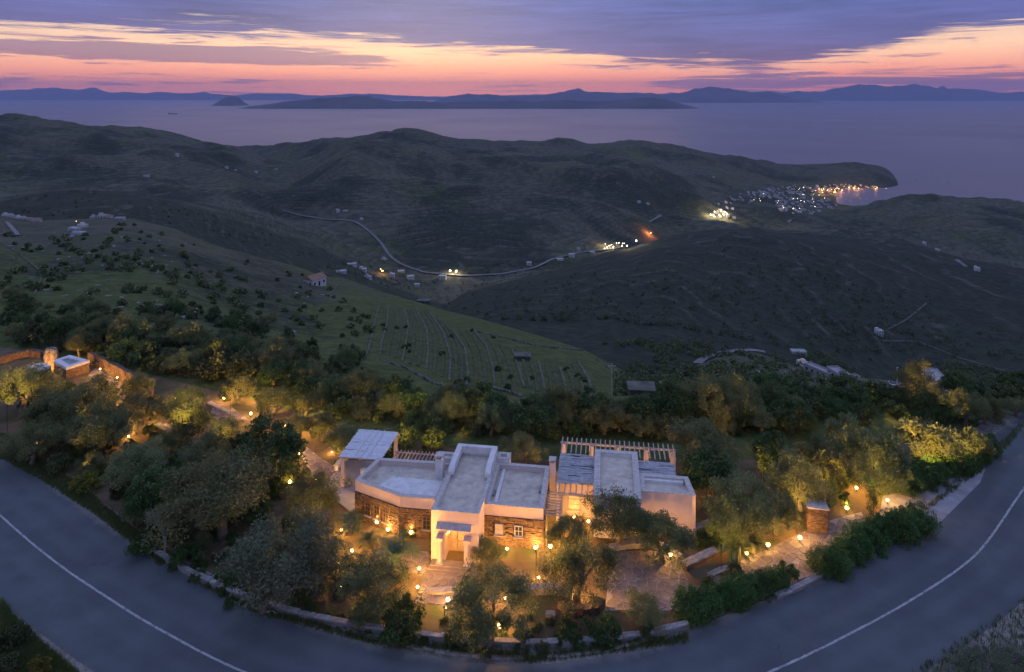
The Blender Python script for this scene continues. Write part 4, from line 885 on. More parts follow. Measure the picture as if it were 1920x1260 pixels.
def proto_shrub(kind, count, mats, n, per, size, rx=1.0, rz=0.8, rough=0.2, low=-0.35, outward=0.45, shell=0.4):
    PROTO[kind] = []
    for i in range(count):
        P, Rr = crown_points(hash_(kind) + i * 7, n, rx * 0.82, rz * 0.8, 0.42, rough, low); PROTO[kind].append((cloud_mesh(kind, P, Rr, per, size, hash_(kind) + i, mats, 0.0, outward, shell=shell), None))
proto_shrub('shrub', 5, [scrubm], 30, 95, 0.13)
proto_shrub('bush', 4, [greenm], 34, 110, 0.11)
proto_shrub('broom', 2, [broomm], 26, 80, 0.13)
proto_shrub('hedge', 4, [hedgem], 70, 150, 0.07, rz=1.0, rough=0.05, outward=0.6, shell=0.25, low=-0.6)
def cypress_proto():
    L = []
    for i in range(2):
        rg = random.Random(60 + i); P = []; Rr = []
        for k in range(46):
            z = rg.uniform(0.08, 2.9); r = 0.42 * math.sin(min(1, (z + 0.15) / 0.9) * 1.5) * (1 - (z / 3.1) ** 2.4); t = rg.uniform(0, 6.28); P.append((r * math.cos(t) * 0.7, r * math.sin(t) * 0.7, z)); Rr.append(0.12 + 0.35 * r)
        L.append((cloud_mesh('cypress_crown', P, Rr, 110, 0.07, 61 + i, [greenm], -0.9, 0.2, flat=1.5), limb_mesh(4, [(0, 0, 2.4)], 0.5, 0.06, 1)))
    PROTO['cypress'] = L
cypress_proto()
def palm_proto():
    rg = random.Random(9); v = []; f = []; tn = []
    for k in range(24):
        t = k * 2.4 + rg.uniform(-0.2, 0.2); up = rg.uniform(0.15, 1.15); L = rg.uniform(0.8, 1.1); pts = []
        for i in range(9):
            s = i / 8; pts.append(Vector((math.cos(t) * L * s * math.cos(up * (1 - s * 0.75)), math.sin(t) * L * s * math.cos(up * (1 - s * 0.75)), 0.62 + L * s * math.sin(up) - 0.75 * s * s * L * (0.5 + 0.5 * math.cos(up)))))
        side = Vector((-math.sin(t), math.cos(t), 0))
        for i in range(1, 9):
            for j in range(3):
                p = pts[i - 1].lerp(pts[i], j / 3); d = (pts[i] - pts[i - 1]).normalized()
                for sg in (-1, 1):
                    ln = 0.30 * math.sin(0.35 + 2.5 * (i / 9)) ; e = p + (side * sg * 0.85 + d * 0.6 + Vector((0, 0, -0.15))).normalized() * ln; n0 = len(v)
                    v += [p, p + d * 0.035, e]; f.append((n0, n0 + 1, n0 + 2)); tn += [rg.random()] * 3
    me = bpy.data.meshes.new('palm_crown'); me.from_pydata([tuple(p) for p in v], [], f); me.update(); me.materials.append(palmm)
    me.attributes.new('tint', 'FLOAT', 'POINT').data.foreach_set('value', np.array(tn, np.float32))
    m = MB().tube([(0, 0, -0.05), (0.01, 0, 0.3), (0, 0, 0.64)], [0.16, 0.14, 0.12], 9); tm = m.mesh('trunk'); tm.materials.append(barkm)
    PROTO['palm'] = [(me, tm)]
palm_proto()
def bare_proto():
    rg = random.Random(31); m = MB()
    def grow(p, d, L, r, lv):
        q = p + d * L * 0.5 + Vector((rg.uniform(-.05, .05), rg.uniform(-.05, .05), 0.02)) * L; e = p + d * L
        m.tube([p, q, e], [r, r * 0.85, r * 0.65], 5, cap=lv == 0)
        if lv < 5:
            for _ in range(3 if lv < 3 else 2):
                nd_ = (d + Vector((rg.uniform(-1, 1), rg.uniform(-1, 1), rg.uniform(-0.3, 0.7))) * 0.75).normalized(); grow(e, nd_, L * rg.uniform(0.6, 0.85), r * 0.62, lv + 1)
    grow(Vector((0, 0, -0.05)), Vector((0, 0, 1)), 0.4, 0.045, 0)
    me = m.mesh('branches'); me.materials.append(barebark); return me
BARE = bare_proto()
KN = {'olive': ('olive_tree', 'olive tree', 1.05), 'carob': ('carob_tree', 'tree', 0.95), 'lit': ('olive_tree', 'olive tree', 0.95), 'tamarisk': ('tamarisk_tree', 'tree', 0.95), 'shrub': ('shrub', 'shrub', 0.45), 'bush': ('shrub', 'shrub', 0.45), 'broom': ('broom_shrub', 'shrub', 0.45), 'hedge': ('hedge_bush', 'hedge', 0.5), 'cypress': ('cypress_tree', 'tree', 1.5), 'palm': ('palm_tree', 'palm', 0.7)}
pick = random.Random(77)
def plant(kind, loc, rad, label, group=None, var=None, sz=1.0):
    me, tr = PROTO[kind][pick.randrange(len(PROTO[kind])) if var is None else var % len(PROTO[kind])]
    nm, cat, _ = KN[kind]; rz = pick.uniform(0, 6.28); sc = (rad * pick.uniform(0.92, 1.08), rad * pick.uniform(0.92, 1.08), rad * sz * pick.uniform(0.92, 1.08))
    if tr is None:
        o = bpy.data.objects.new(nm, me); C.objects.link(o); o.location = loc; o.rotation_euler = (0, 0, rz); o.scale = sc
    else:
        o = empty(nm, loc, rz, sc); c = bpy.data.objects.new('crown', me); C.objects.link(c); c.parent = o
        c2 = bpy.data.objects.new('trunk', tr); C.objects.link(c2); c2.parent = o
    return tag(o, label, cat, group, 'thing')
def crown_at(cx, cy, w, kc, sz=1.0):
    """ground point and radius of a plant whose crown centre and width are read off the photograph"""
    Y = 60.0; zg = 0.0
    for _ in range(14):
        rad = w / 2 * Y / F; X = (cx - 960) / F * Y; zg = height(X, Y); Y2 = F * (CAMZ - zg - kc * rad * sz) / (cy - Y0); Y = 0.5 * Y + 0.5 * min(max(Y2, 35), 900)
    return Vector(((cx - 960) / F * Y, Y, height((cx - 960) / F * Y, Y))), w / 2 * Y / F
def put_plant(kind, cx, cy, w, label, group=None, sz=1.0, var=None):
    p, r = crown_at(cx, cy, w, KN[kind][2], sz); return plant(kind, p, r, label, group, var, sz)

UPL = {}
def hero(kind, cx, cy_, w_, lab, k):
    o = put_plant(kind, cx, cy_, w_, lab, var=k, sz=0.9 if kind == 'olive' else 1.0)
    if kind == 'lit' or lab in LITO: UPL[lab] = o
LITO = {'rounded yellowish green tree behind the lit drive garden': 60, 'broad olive tree lit from below beyond the curving wall': 90, 'small olive tree lit yellow beside the palms': 110, 'olive tree with yellow underside over the drive edge': 110, 'olive tree left of the villa corner, yellow on its lamp side': 30, 'olive tree at the left edge with orange light in its crown': 16, 'brightly lit pale olive tree nearest the gate pillar': 420, 'lit olive tree at the right end of the row, above the hedge': 60, 'lit olive tree between the middle one and the long hedge': 120, 'smaller dim olive tree at the back of the lit row': 50, 'olive tree with yellow underside next to the stair path': 45, 'olive tree below the annex roofs, lit a little inside': 26, 'yellow-green lit bush behind the reed shade': 45, 'lit dark green bush behind the pole pergola': 40, 'small lit bush under the right edge of the reed shade': 20, 'olive tree in the middle': 1, 'small olive tree behind the crazy-paved patio': 40, 'olive tree at the lower end of the lit stair wall': 34, 'olive tree at the right rim of the patio': 34, 'round grey olive tree left of the reed shade': 30, 'olive tree touching the left edge of the reed shade': 24, 'grey olive tree below the lit stair path': 18, 'dark olive tree left of the gate pillar': 36, 'shadowed olive tree between gate cypress and lit row': 40, 'large olive tree with a lamp at its foot above the roadside wall': 16, 'olive tree standing in the brown stone ring below the right wing': 20, 'olive tree beside the two path lamps, above the dark roadside bush': 22, 'spreading fan palm left of the front path': 20, 'spiky palm glowing yellow beside the drive lamp': 30}
HERO = [
 ('olive', 918, 1132, 172, 'large olive tree with a lamp at its foot above the roadside wall'),
 ('olive', 1082, 1062, 140, 'olive tree standing in the brown stone ring below the right wing'),
 ('olive', 695, 1102, 122, 'olive tree beside the two path lamps, above the dark roadside bush'),
 ('olive', 1160, 970, 118, 'olive tree in front of the guest house reed veranda'),
 ('olive', 1242, 1000, 118, 'olive tree hiding the plain side wall of the guest house'),
 ('olive', 1062, 998, 92, 'olive tree at the right corner of the villa front'),
 ('olive', 1398, 945, 140, 'broad olive tree lit from below beyond the curving wall'),
 ('carob', 1335, 885, 112, 'dark green tree right beside the guest house'),
 ('olive', 1305, 835, 112, 'brownish olive tree behind the right end of the long pergola'),
 ('carob', 1436, 845, 92, 'rounded yellowish green tree behind the lit drive garden'),
 ('lit', 1540, 868, 100, 'brightly lit pale olive tree nearest the gate pillar'),
 ('lit', 1640, 838, 118, 'lit olive tree in the middle of the row behind the drive'),
 ('lit', 1738, 828, 105, 'lit olive tree between the middle one and the long hedge'),
 ('lit', 1590, 815, 80, 'smaller dim olive tree at the back of the lit row'),
 ('lit', 1805, 828, 80, 'lit olive tree at the right end of the row, above the hedge'),
 ('olive', 1500, 905, 110, 'dark olive tree left of the gate pillar'),
 ('olive', 1640, 895, 90, 'shadowed olive tree between gate cypress and lit row'),
 ('olive', 1360, 985, 90, 'small olive tree lit yellow beside the palms'),
 ('olive', 1455, 960, 90, 'olive tree with yellow underside over the drive edge'),
 ('olive', 985, 832, 72, 'lone brownish olive tree just behind the villa roof'),
 ('tamarisk', 500, 1040, 225, 'broad feathery grey tree spreading over the roadside wall'),
 ('tamarisk', 600, 1050, 120, 'thin grey tree with bare limbs against the orange garden light'),
 ('olive', 420, 915, 200, 'wide brownish grey tree in the middle of the left thicket'),
 ('carob', 500, 840, 140, 'dense dark tree above the grey terrace path'),
 ('olive', 590, 928, 105, 'olive tree left of the villa corner, yellow on its lamp side'),
 ('olive', 370, 862, 105, 'broad grey olive tree at the lower rim of the patio'),
 ('olive', 265, 862, 110, 'grey olive tree in the left thicket below two ground lamps'),
 ('carob', 290, 925, 105, 'dark tree at the road side of the left thicket'),
 ('olive', 185, 800, 120, 'grey olive tree below the lit stair path'),
 ('olive', 100, 770, 120, 'olive tree below the annex roofs, lit a little inside'),
 ('olive', 40, 725, 110, 'olive tree at the left edge with orange light in its crown'),
 ('olive', 160, 745, 95, 'olive tree with yellow underside next to the stair path'),
 ('olive', 250, 770, 95, 'olive tree at the lower end of the lit stair wall'),
 ('olive', 60, 830, 90, 'dark olive tree at the left edge above the road'),
 ('lit', 445, 730, 60, 'small brightly lit olive tree on the red lawn'),
 ('lit', 352, 775, 66, 'lit olive tree growing out of the crazy-paved patio'),
 ('olive', 352, 742, 58, 'small olive tree behind the crazy-paved patio'),
 ('lit', 512, 750, 60, 'yellow-lit olive tree right of the red lawn'),
 ('lit', 572, 757, 52, 'yellow-lit small tree behind the garden left of the reed shade'),
 ('olive', 560, 795, 55, 'round grey olive tree left of the reed shade'),
 ('lit', 603, 800, 55, 'lit olive tree with a lamp inside near the reed shade'),
 ('olive', 640, 825, 80, 'olive tree touching the left edge of the reed shade'),
 ('olive', 420, 800, 60, 'olive tree at the right rim of the patio'),
 ('bush', 760, 820, 70, 'yellow-green lit bush behind the reed shade'),
 ('bush', 815, 828, 75, 'lit dark green bush behind the pole pergola'),
 ('bush', 725, 845, 50, 'small lit bush under the right edge of the reed shade'),
 ('bush', 560, 1120, 56, 'round dark green shrub on the roadside wall left of the thin grey tree'),
 ('bush', 757, 1165, 112, 'dark rounded bush on the roadside wall below the path lamps'),
 ('olive', 690, 1145, 70, 'slim olive sapling left of the dark roadside bush'),
 ('bush', 1063, 1188, 66, 'green roadside shrub left of the pair below the utility box'),
 ('bush', 1135, 1178, 90, 'leafy green roadside shrub below the crazy-paved parking terrace'),
 ('olive', 1208, 1140, 75, 'grey young olive at the lower corner of the parking terrace'),
 ('bush', 1210, 1182, 52, 'dark shrub under the grey young olive by the wall'),
 ('bush', 850, 1195, 55, 'thin green shrub on the roadside wall, left of the large olive trunk'),
 ('bush', 985, 1188, 50, 'low green shrub on the roadside wall, right of the large olive trunk'),
 ('bush', 350, 1045, 62, 'dark shrub at the left end of the roadside wall'),
 ('bush', 375, 1050, 48, 'bright green shrub in front of the feathery grey tree'),
 ('bush', 270, 1025, 70, 'dark upright shrub below the bare tree'),
 ('bush', 445, 1085, 66, 'dark shrub between wall and feathery grey tree'),
 ('bush', 432, 1130, 30, 'small dark shrub between kerb and wall on the left'),
 ('broom', 165, 905, 66, 'yellow-flowering shrub above the road bend'),
 ('broom', 85, 830, 55, 'yellow-green shrub on the grassy road bank'),
 ('broom', 190, 880, 50, 'yellowish shrub at the edge of the left thicket'),
 ('shrub', 110, 870, 66, 'dark low shrub on the grassy bank above the left road'),
 ('shrub', 330, 985, 80, 'tangled grey shrub beside the bare tree'),
 ('bush', 1330, 1010, 66, 'dark green shrub left of the lit palms'),
 ('broom', 1310, 985, 34, 'yellow glowing shrub at the guest house corner'),
 ('shrub', 1385, 1085, 70, 'grey-green shrub at the foot of the drive'),
 ('shrub', 1330, 1108, 60, 'grey shrub between parking terrace and hedge'),
 ('bush', 1478, 1075, 55, 'leafy shrub at the lower end of the drive, lit from behind'),
 ('bush', 1570, 935, 60, 'low bush right of the gate pillar'),
 ('bush', 480, 960, 70, 'dark shrub under the wide brownish tree'),
 ('bush', 545, 985, 60, 'dark shrub behind the feathery grey tree'),
 ('bush', 660, 985, 40, 'palm-like tuft of green at the left wall lamp'),
 ('bush', 770, 995, 34, 'small dark bush against the stone wall left of the portico'),
 ('olive', 915, 1030, 60, 'sparse small olive in front of the right wing wall lamp'),
 ('cypress', 1560, 915, 44, 'dark cypress behind the gate pillar'),
 ('cypress', 1635, 930, 46, 'dark cypress right of the gate on the apron edge'),
 ('palm', 1378, 1028, 78, 'spiky palm glowing yellow beside the drive lamp'),
 ('palm', 1415, 1016, 60, 'small palm right of the glowing one'),
 ('palm', 742, 1035, 110, 'spreading fan palm left of the front path'),
 ('palm', 655, 975, 70, 'lit palm at the left end of the villa stone wall'),
 ('palm', 690, 1010, 50, 'small lit palm between the wall lamps and the fan palm'),
]
for k, (kind, cx, cy_, w_, lab) in enumerate(HERO): hero(kind, cx, cy_, w_, lab, k)
bt = tag(empty('bare_tree', crown_at(310, 1000, 100, 0.9)[0], 0.6, 3.2), 'leafless pale grey tree in the left thicket by the road', 'tree'); bo = bpy.data.objects.new('branches', BARE); C.objects.link(bo); bo.parent = bt
# clipped hedges along the road
ORD = ['first', 'second', 'third', 'fourth', 'fifth', 'sixth', 'seventh', 'eighth', 'ninth', 'tenth', 'eleventh', 'twelfth', 'thirteenth', 'fourteenth', 'fifteenth']
def hedge_row(pts, n, w0, w1, label, group):
    P = catmull([Vector((a, b, 0)) for a, b in pts], 20); L = [0.0]
    for a, b in zip(P, P[1:]): L.append(L[-1] + (b - a).length)
    for k in range(n):
        s_ = L[-1] * k / (n - 1); i = max(q for q in range(len(L)) if L[q] <= s_ + 1e-6); i = min(i, len(P) - 2); p = P[i].lerp(P[i + 1], (s_ - L[i]) / max(1e-6, L[i + 1] - L[i]))
        put_plant('hedge', p.x + pick.uniform(-3, 3), p.y + pick.uniform(-2, 2), (w0 + (w1 - w0) * k / (n - 1)) * pick.uniform(0.92, 1.12), ORD[k] + ' bush from the lower end of ' + label, group)
hedge_row([(1296, 1138), (1350, 1120), (1410, 1103), (1455, 1086)], 9, 86, 66, 'the clipped hedge between parking terrace and road', 'clipped hedge below the drive')
hedge_row([(1548, 1058), (1590, 1038), (1640, 1005), (1690, 985), (1722, 974)], 9, 74, 88, 'the clipped hedge opposite the gate pillar', 'clipped hedge opposite the gate')
hedge_row([(1690, 902), (1740, 886), (1800, 862), (1862, 836)], 13, 74, 62, 'the long clipped hedge beside the concrete apron', 'long clipped hedge by the apron')
# potted plants by the portico
def potted(px, py, label, hgt=1.5):
    x, y = G(px, py); o = tag(empty('potted_plant', (x, y, 0.0)), label, 'plant'); MB().tube([(0, 0, 0), (0, 0, 0.35), (0, 0, 0.5), (0, 0, 0.5)], [0.17, 0.26, 0.28, 0.2], 12).build('pot', darkmetal, o)
    P = [(0.1 * math.sin(k * 2.1), 0.1 * math.cos(k * 1.7), 0.6 + k * hgt / 9) for k in range(9)]
    f = link('foliage', cloud_mesh('pot_leaves', P, [0.2] * 9, 40, 0.17, px, [greenm], -0.2, 0.7), None, o); return o
potted(811, 1046, 'tall potted plant left of the portico columns'); potted(893, 1048, 'tall potted plant right of the portico columns'); potted(757, 1020, 'small potted plant by the stone wall left of the portico', 0.6)

# ------------------------------------------------------------------ scrub on the slopes
SC = []
def scatter(poly, n, ymin, ymax, seed, rmin, rmax, kinds, label, group, mind=0.55):
    rg = random.Random(seed); xs = [p[0] for p in poly]; ys = [p[1] for p in poly]; got = []; tries = 0
    while len(got) < n and tries < n * 30:
        tries += 1; px = rg.uniform(min(xs), max(xs)); py = rg.uniform(min(ys), max(ys))
        if not inside((px, py), poly): continue
        p = hit(px, py, ymin, ymax, True)
        if p is None: continue
        r = rg.uniform(rmin, rmax) * (1.25 if rg.random() < 0.15 else 1)
        if any((q - p).length < (r + s) * mind for q, s in got): continue
        got.append((p, r)); k = rg.choice(kinds); o = plant(k, p - Vector((0, 0, 0.1)), r, label[k], group + (' (trees)' if k in ('olive', 'carob') else ''), None, rg.uniform(0.8, 1.1)); SC.append((o, px, py - 8, k))
    return got
lab1 = {'shrub': 'grey-green shrub in the dense scrub behind the villa', 'bush': 'dark green bush in the dense scrub behind the villa', 'olive': 'grey olive tree in the grove behind the villa', 'carob': 'dark evergreen tree in the scrub behind the villa', 'broom': 'yellowish shrub in the scrub behind the villa'}
scatter([(540, 700), (640, 725), (720, 745), (860, 765), (960, 790), (1100, 790), (1170, 775), (1260, 768), (1420, 775), (1500, 775), (1500, 815), (1240, 812), (1050, 812), (940, 835), (860, 825), (760, 800), (650, 790), (560, 740)], 105, 78, 140, 1, 0.9, 2.5, ['olive', 'olive', 'shrub', 'bush', 'shrub', 'olive', 'carob'], lab1, 'scrub behind the villa')
lab1b = {k: v.replace('behind the villa', 'above the drive on the right') for k, v in lab1.items()}
scatter([(1300, 762), (1420, 750), (1550, 752), (1700, 748), (1800, 745), (1910, 745), (1910, 790), (1840, 800), (1700, 790), (1560, 792), (1480, 815), (1380, 815), (1290, 800)], 62, 70, 135, 2, 1.4, 2.8, ['bush', 'bush', 'carob', 'shrub', 'olive'], lab1b, 'scrub above the drive')
lab2 = {k: v.replace('behind the villa', 'on the left slope above the annex') for k, v in lab1.items()}
scatter([(0, 560), (120, 575), (220, 585), (330, 590), (480, 600), (560, 640), (700, 700), (560, 720), (420, 700), (300, 690), (180, 660), (120, 650), (0, 650)], 100, 100, 240, 3, 1.2, 3.0, ['shrub', 'bush', 'shrub', 'carob', 'olive'], lab2, 'scrub on the left slope')
scatter([(90, 655), (250, 690), (300, 700), (420, 708), (560, 730), (560, 690), (420, 665), (250, 640), (120, 640)], 60, 88, 150, 13, 1.5, 3.0, ['shrub', 'bush', 'carob', 'shrub', 'olive'], {k: v.replace('behind the villa', 'between the annex and the left slope') for k, v in lab1.items()}, 'scrub between annex and slope', 0.45)
scatter([(740, 800), (860, 815), (1000, 825), (1050, 815), (1290, 822), (1400, 812), (1400, 775), (1150, 778), (960, 780), (740, 760)], 70, 74, 130, 14, 1.4, 2.5, ['bush', 'carob', 'shrub', 'olive'], {k: v.replace('behind the villa', 'close behind the two houses') for k, v in lab1.items()}, 'scrub close behind the houses', 0.45)
lab4 = {k: v.replace('in the dense scrub', 'half hidden').replace('in the scrub', 'half hidden').replace('in the grove', 'half hidden').replace('behind the villa', 'in the left garden thicket') for k, v in lab1.items()}
scatter([(20, 720), (300, 740), (420, 830), (560, 870), (520, 980), (400, 1010), (300, 1000), (210, 930), (100, 860), (20, 800)], 85, 55, 100, 5, 0.8, 1.7, ['shrub', 'olive', 'bush', 'shrub'], lab4, 'left garden thicket', 0.62)
scatter([(560, 1010), (640, 990), (660, 1060), (770, 1110), (770, 1150), (900, 1170), (1100, 1150), (1110, 1185), (1000, 1200), (800, 1185), (640, 1150), (520, 1110)], 26, 40, 70, 6, 0.35, 0.8, ['shrub', 'bush', 'shrub'], lab4, 'low front garden shrubs', 0.8)
scatter([(230, 955), (420, 1000), (640, 1035), (650, 1130), (480, 1112), (330, 1052)], 36, 40, 75, 16, 0.45, 1.1, ['shrub', 'bush', 'shrub', 'olive'], lab4, 'undergrowth of the lower left garden', 0.7)
scatter([(560, 880), (650, 960), (640, 1000), (560, 980), (480, 900)], 12, 40, 75, 17, 0.5, 1.1, ['shrub', 'bush'], lab4, 'undergrowth beside the grey terrace', 0.7)
scatter([(1300, 960), (1440, 900), (1560, 880), (1680, 870), (1640, 905), (1500, 945), (1400, 1000), (1320, 1000)], 18, 50, 80, 7, 0.5, 1.1, ['shrub', 'bush'], lab4, 'low shrubs beside the drive', 0.8)
scatter([(300, 1040), (480, 1120), (700, 1178), (900, 1200), (1000, 1206), (1250, 1190), (1250, 1205), (1000, 1220), (880, 1214), (690, 1192), (470, 1138), (290, 1052)], 30, 40, 70, 8, 0.35, 0.85, ['bush', 'shrub', 'bush'], lab4, 'shrubs along the roadside wall', 0.7)
# each scattered plant is told apart by the nearest thing one can find in the picture
MARKS = [('the reed shade', 690, 835), ('the villa chimney', 827, 870), ('the long pergola', 1160, 835), ('the clearing hut', 1200, 745), ('the spur hut', 980, 672), ('the pale long spur wall', 925, 690), ('the stone beacon', 95, 660), ('the annex roof', 140, 678), ('the lit stair wall', 225, 705), ('the red lawn', 450, 750), ('the crazy-paved patio', 360, 800), ('the tile-roofed farmhouse', 590, 525), ('the domed chapel', 1500, 690), ('the long white building', 1540, 700), ('the grey-roofed building', 1755, 722), ('the long clipped hedge', 1780, 865), ('the bright gate olive', 1540, 868), ('the rounded drive tree', 1436, 845), ('the utility pole', 1147, 740), ('the grey terrace', 640, 890), ('the road bend', 150, 930), ('the wide brownish tree', 420, 915), ('the bare tree', 310, 1000), ('the left picture edge', 0, 620), ('the right picture edge', 1915, 770), ('the lone brownish olive', 985, 832), ('the yard mast', 1682, 720), ('the winding far-left wall', 65, 520), ('the leftmost spur wall', 700, 620), ('the lit lawn olive', 512, 750), ('the left spur foot', 560, 690), ('the fan palm', 742, 1035), ('the large roadside olive', 918, 1132), ('the utility box', 1032, 1158), ('the path lamps', 785, 1085), ('the feathery grey tree', 500, 1040), ('the tree ring', 1090, 1140), ('the gate pillar', 1535, 965), ('the lit palms', 1390, 1025), ('the green spur foot', 850, 735)]
LOOK = {'shrub': 'grey-green shrub', 'bush': 'dark green bush', 'olive': 'grey olive tree', 'carob': 'dark evergreen tree', 'broom': 'yellowish shrub'}
def sort_labels():
    B = {}
    for o, px, py, k in SC:
        d, m = min((math.hypot(px - x, (py - y) * 1.6), (n, x, y)) for n, x, y in MARKS); n, x, y = m
        side = ('left of' if px < x else 'right of') if abs(px - x) > 1.6 * abs(py - y) else ('above' if py < y else 'below')
        B.setdefault((LOOK[k], side, n), []).append((d, o))
    rk = ['nearest', 'second nearest', 'third nearest', 'fourth nearest', 'fifth nearest', 'sixth nearest', 'seventh nearest', 'eighth nearest', 'ninth nearest', 'tenth nearest', 'eleventh nearest', 'twelfth nearest', 'thirteenth nearest', 'fourteenth nearest', 'fifteenth nearest', 'sixteenth nearest', 'seventeenth nearest', 'eighteenth nearest', 'nineteenth nearest', 'twentieth nearest']
    for (lk, side, n), L in B.items():
        L.sort(key=lambda t: t[0])
        for i, (d, o) in enumerate(L): o['label'] = '%s %s %s' % (lk, side, n) + ('' if len(L) == 1 else ', %s to it' % rk[min(i, 19)])
sort_labels()
# farther scrub: too many and too small to count
def far_scrub(name, spots, label, mat, seed, per=26, leaf=0.42):
    rg = random.Random(seed); cen = [(p.x, p.y, p.z + r * 0.45) for p, r in spots]; rad = [r for p, r in spots]
    me = cloud_mesh(name, cen, rad, per, 1.0, seed, [mat], 0, 0.4, 0.7, 0.75, 0.35)
    return tag(link(name, me), label, 'scrub', kind='stuff')
def spots(poly, n, ymin, ymax, seed, r0, r1, clump=None):
    rg = random.Random(seed); xs = [p[0] for p in poly]; ys = [p[1] for p in poly]; out = []; t = 0
    while len(out) < n and t < n * 12:
        t += 1; px = rg.uniform(min(xs), max(xs)); py = rg.uniform(min(ys), max(ys))
        if not inside((px, py), poly): continue
        p = hit(px, py, ymin, ymax, True)
        if p is None or p.z < SEA + 4: continue
        if clump and vnoise(np.array([p.x / clump]), np.array([p.y / clump]), seed)[0] < rg.uniform(-0.25, 0.3): continue
        out.append((p, rg.uniform(r0, r1)))
    return out
S3 = spots([(1150, 745), (1180, 690), (1240, 655), (1300, 690), (1420, 665), (1500, 700), (1640, 730), (1780, 735), (1915, 735), (1915, 750), (1700, 752), (1450, 755), (1280, 765)], 420, 130, 420, 31, 1.0, 2.6) + spots([(1100, 640), (1300, 640), (1500, 660), (1900, 690), (1900, 740), (1450, 690), (1250, 665)], 330, 220, 560, 32, 1.2, 3.0, 40)
S3 += spots([(0, 430), (250, 420), (420, 470), (600, 520), (700, 560), (690, 680), (520, 640), (300, 590), (0, 580)], 230, 150, 520, 33, 0.6, 1.9, 30)
S3 += spots([(690, 560), (1150, 690), (1150, 760), (960, 745), (760, 700)], 22, 130, 380, 34, 0.4, 0.9, 25)
far_scrub('scrub', S3, 'patchy dark scrub over the middle slopes', scrubm, 41, 60)
S4 = spots([(0, 250), (500, 290), (700, 270), (1150, 300), (1400, 340), (1920, 380), (1920, 680), (1250, 650), (830, 590), (640, 500), (300, 420), (0, 400)], 2300, 450, 3000, 35, 1.2, 4.2, 150)
S4 += spots([(640, 300), (830, 330), (860, 420), (740, 440), (660, 400)], 160, 900, 3000, 36, 2.5, 5.0, 120)
S4 += spots([(600, 500), (690, 480), (760, 505), (830, 520), (800, 545), (700, 535)], 130, 500, 1400, 37, 1.5, 4.0) + spots([(1380, 350), (1500, 345), (1600, 385), (1520, 415), (1380, 400)], 200, 1500, 2900, 38, 1.5, 3.6)
far_scrub('far_scrub', S4, 'distant dark scrub dotting the far hills', scrubm, 42, 26)
# rocks on the left slope
def rocks():
    rg = random.Random(8); mb = MB()
    for p, r in spots([(0, 430), (250, 420), (420, 465), (640, 520), (680, 600), (560, 640), (300, 590), (0, 570)], 150, 120, 520, 51, 0.2, 0.75, 35) + spots([(1150, 690), (1500, 690), (1500, 730), (1200, 745)], 60, 130, 420, 52, 0.2, 0.7):
        a = rg.uniform(0, 3.14); u = Vector((math.cos(a), math.sin(a), 0)); v = Vector((-u.y, u.x, 0))
        mb.obox(p, u, v, r * rg.uniform(0.7, 1.5), r * rg.uniform(0.4, 0.8), p.z - 0.3, p.z + r * rg.uniform(0.25, 0.6), r * 0.25)
    tag(mb.build('rocks', rockm), 'scattered grey rocks on the slopes', 'rocks', kind='stuff')
rocks()
def grass(name, polys, n, seed, label, hgt=0.32):
    rg = random.Random(seed); v = []; f = []; tn = []
    for poly, cnt in polys:
        xs = [p[0] for p in poly]; ys = [p[1] for p in poly]; k = 0; t = 0
        while k < cnt and t < cnt * 20:
            t += 1; px, py = rg.uniform(min(xs), max(xs)), rg.uniform(min(ys), max(ys))
            if not inside((px, py), poly): continue
            k += 1; x, y = G(px, py); tt = rg.random()
            for _ in range(7):
                a = rg.uniform(0, 6.28); r = rg.uniform(0, 0.22); w_ = rg.uniform(0.012, 0.03); h_ = hgt * rg.uniform(0.5, 1.3); ln = rg.uniform(-0.12, 0.12); bx, by = x + r * math.cos(a), y + r * math.sin(a); n0 = len(v)
                v += [(bx - w_ * math.sin(a), by + w_ * math.cos(a), 0), (bx + w_ * math.sin(a), by - w_ * math.cos(a), 0), (bx + ln, by + ln * 0.5, h_)]; f.append((n0, n0 + 1, n0 + 2)); tn += [min(1, max(0, tt * 0.6 + rg.random() * 0.4))] * 3
    me = bpy.data.meshes.new(name); me.from_pydata(v, [], f); me.update(); me.attributes.new('tint', 'FLOAT', 'POINT').data.foreach_set('value', np.array(tn, np.float32))
    tag(link(name, me, grassm), label, 'grass', kind='stuff')
grass('grass', [([(0, 1125), (60, 1190), (160, 1275), (0, 1275)], 2600), ([(0, 810), (60, 850), (140, 905), (260, 1000), (330, 1050), (300, 1060), (180, 965), (60, 890), (0, 860)], 3200), ([(330, 1075), (480, 1140), (700, 1195), (1000, 1232), (1290, 1190), (1290, 1205), (1000, 1243), (700, 1208), (480, 1150)], 1500), ([(1690, 1275), (1800, 1200), (1925, 1120), (1925, 1275)], 350), ([(1700, 985), (1850, 850), (1920, 790), (1920, 805), (1860, 870)], 500)], 0, 71, 'rough grass and weeds along both sides of the road')
for cx, cy_, w_, lab in [(1835, 1248, 120, 'pale grey-green shrub in the lower right corner beyond the road'), (1905, 1236, 84, 'pale shrub at the right edge below the road'), (1770, 1280, 70, 'low pale shrub at the outer road edge, lower right')]: put_plant('tamarisk', cx, cy_, w_, lab, sz=0.45)
for cx, cy_, w_, lab in [(25, 1195, 70, 'pale round shrub in the grassy lower left corner'), (75, 1245, 60, 'yellow-green shrub near the outer road edge, lower left'), (10, 1250, 60, 'grey-green shrub in the very lower left corner')]: put_plant('shrub' if cx != 75 else 'broom', cx, cy_, w_, lab)
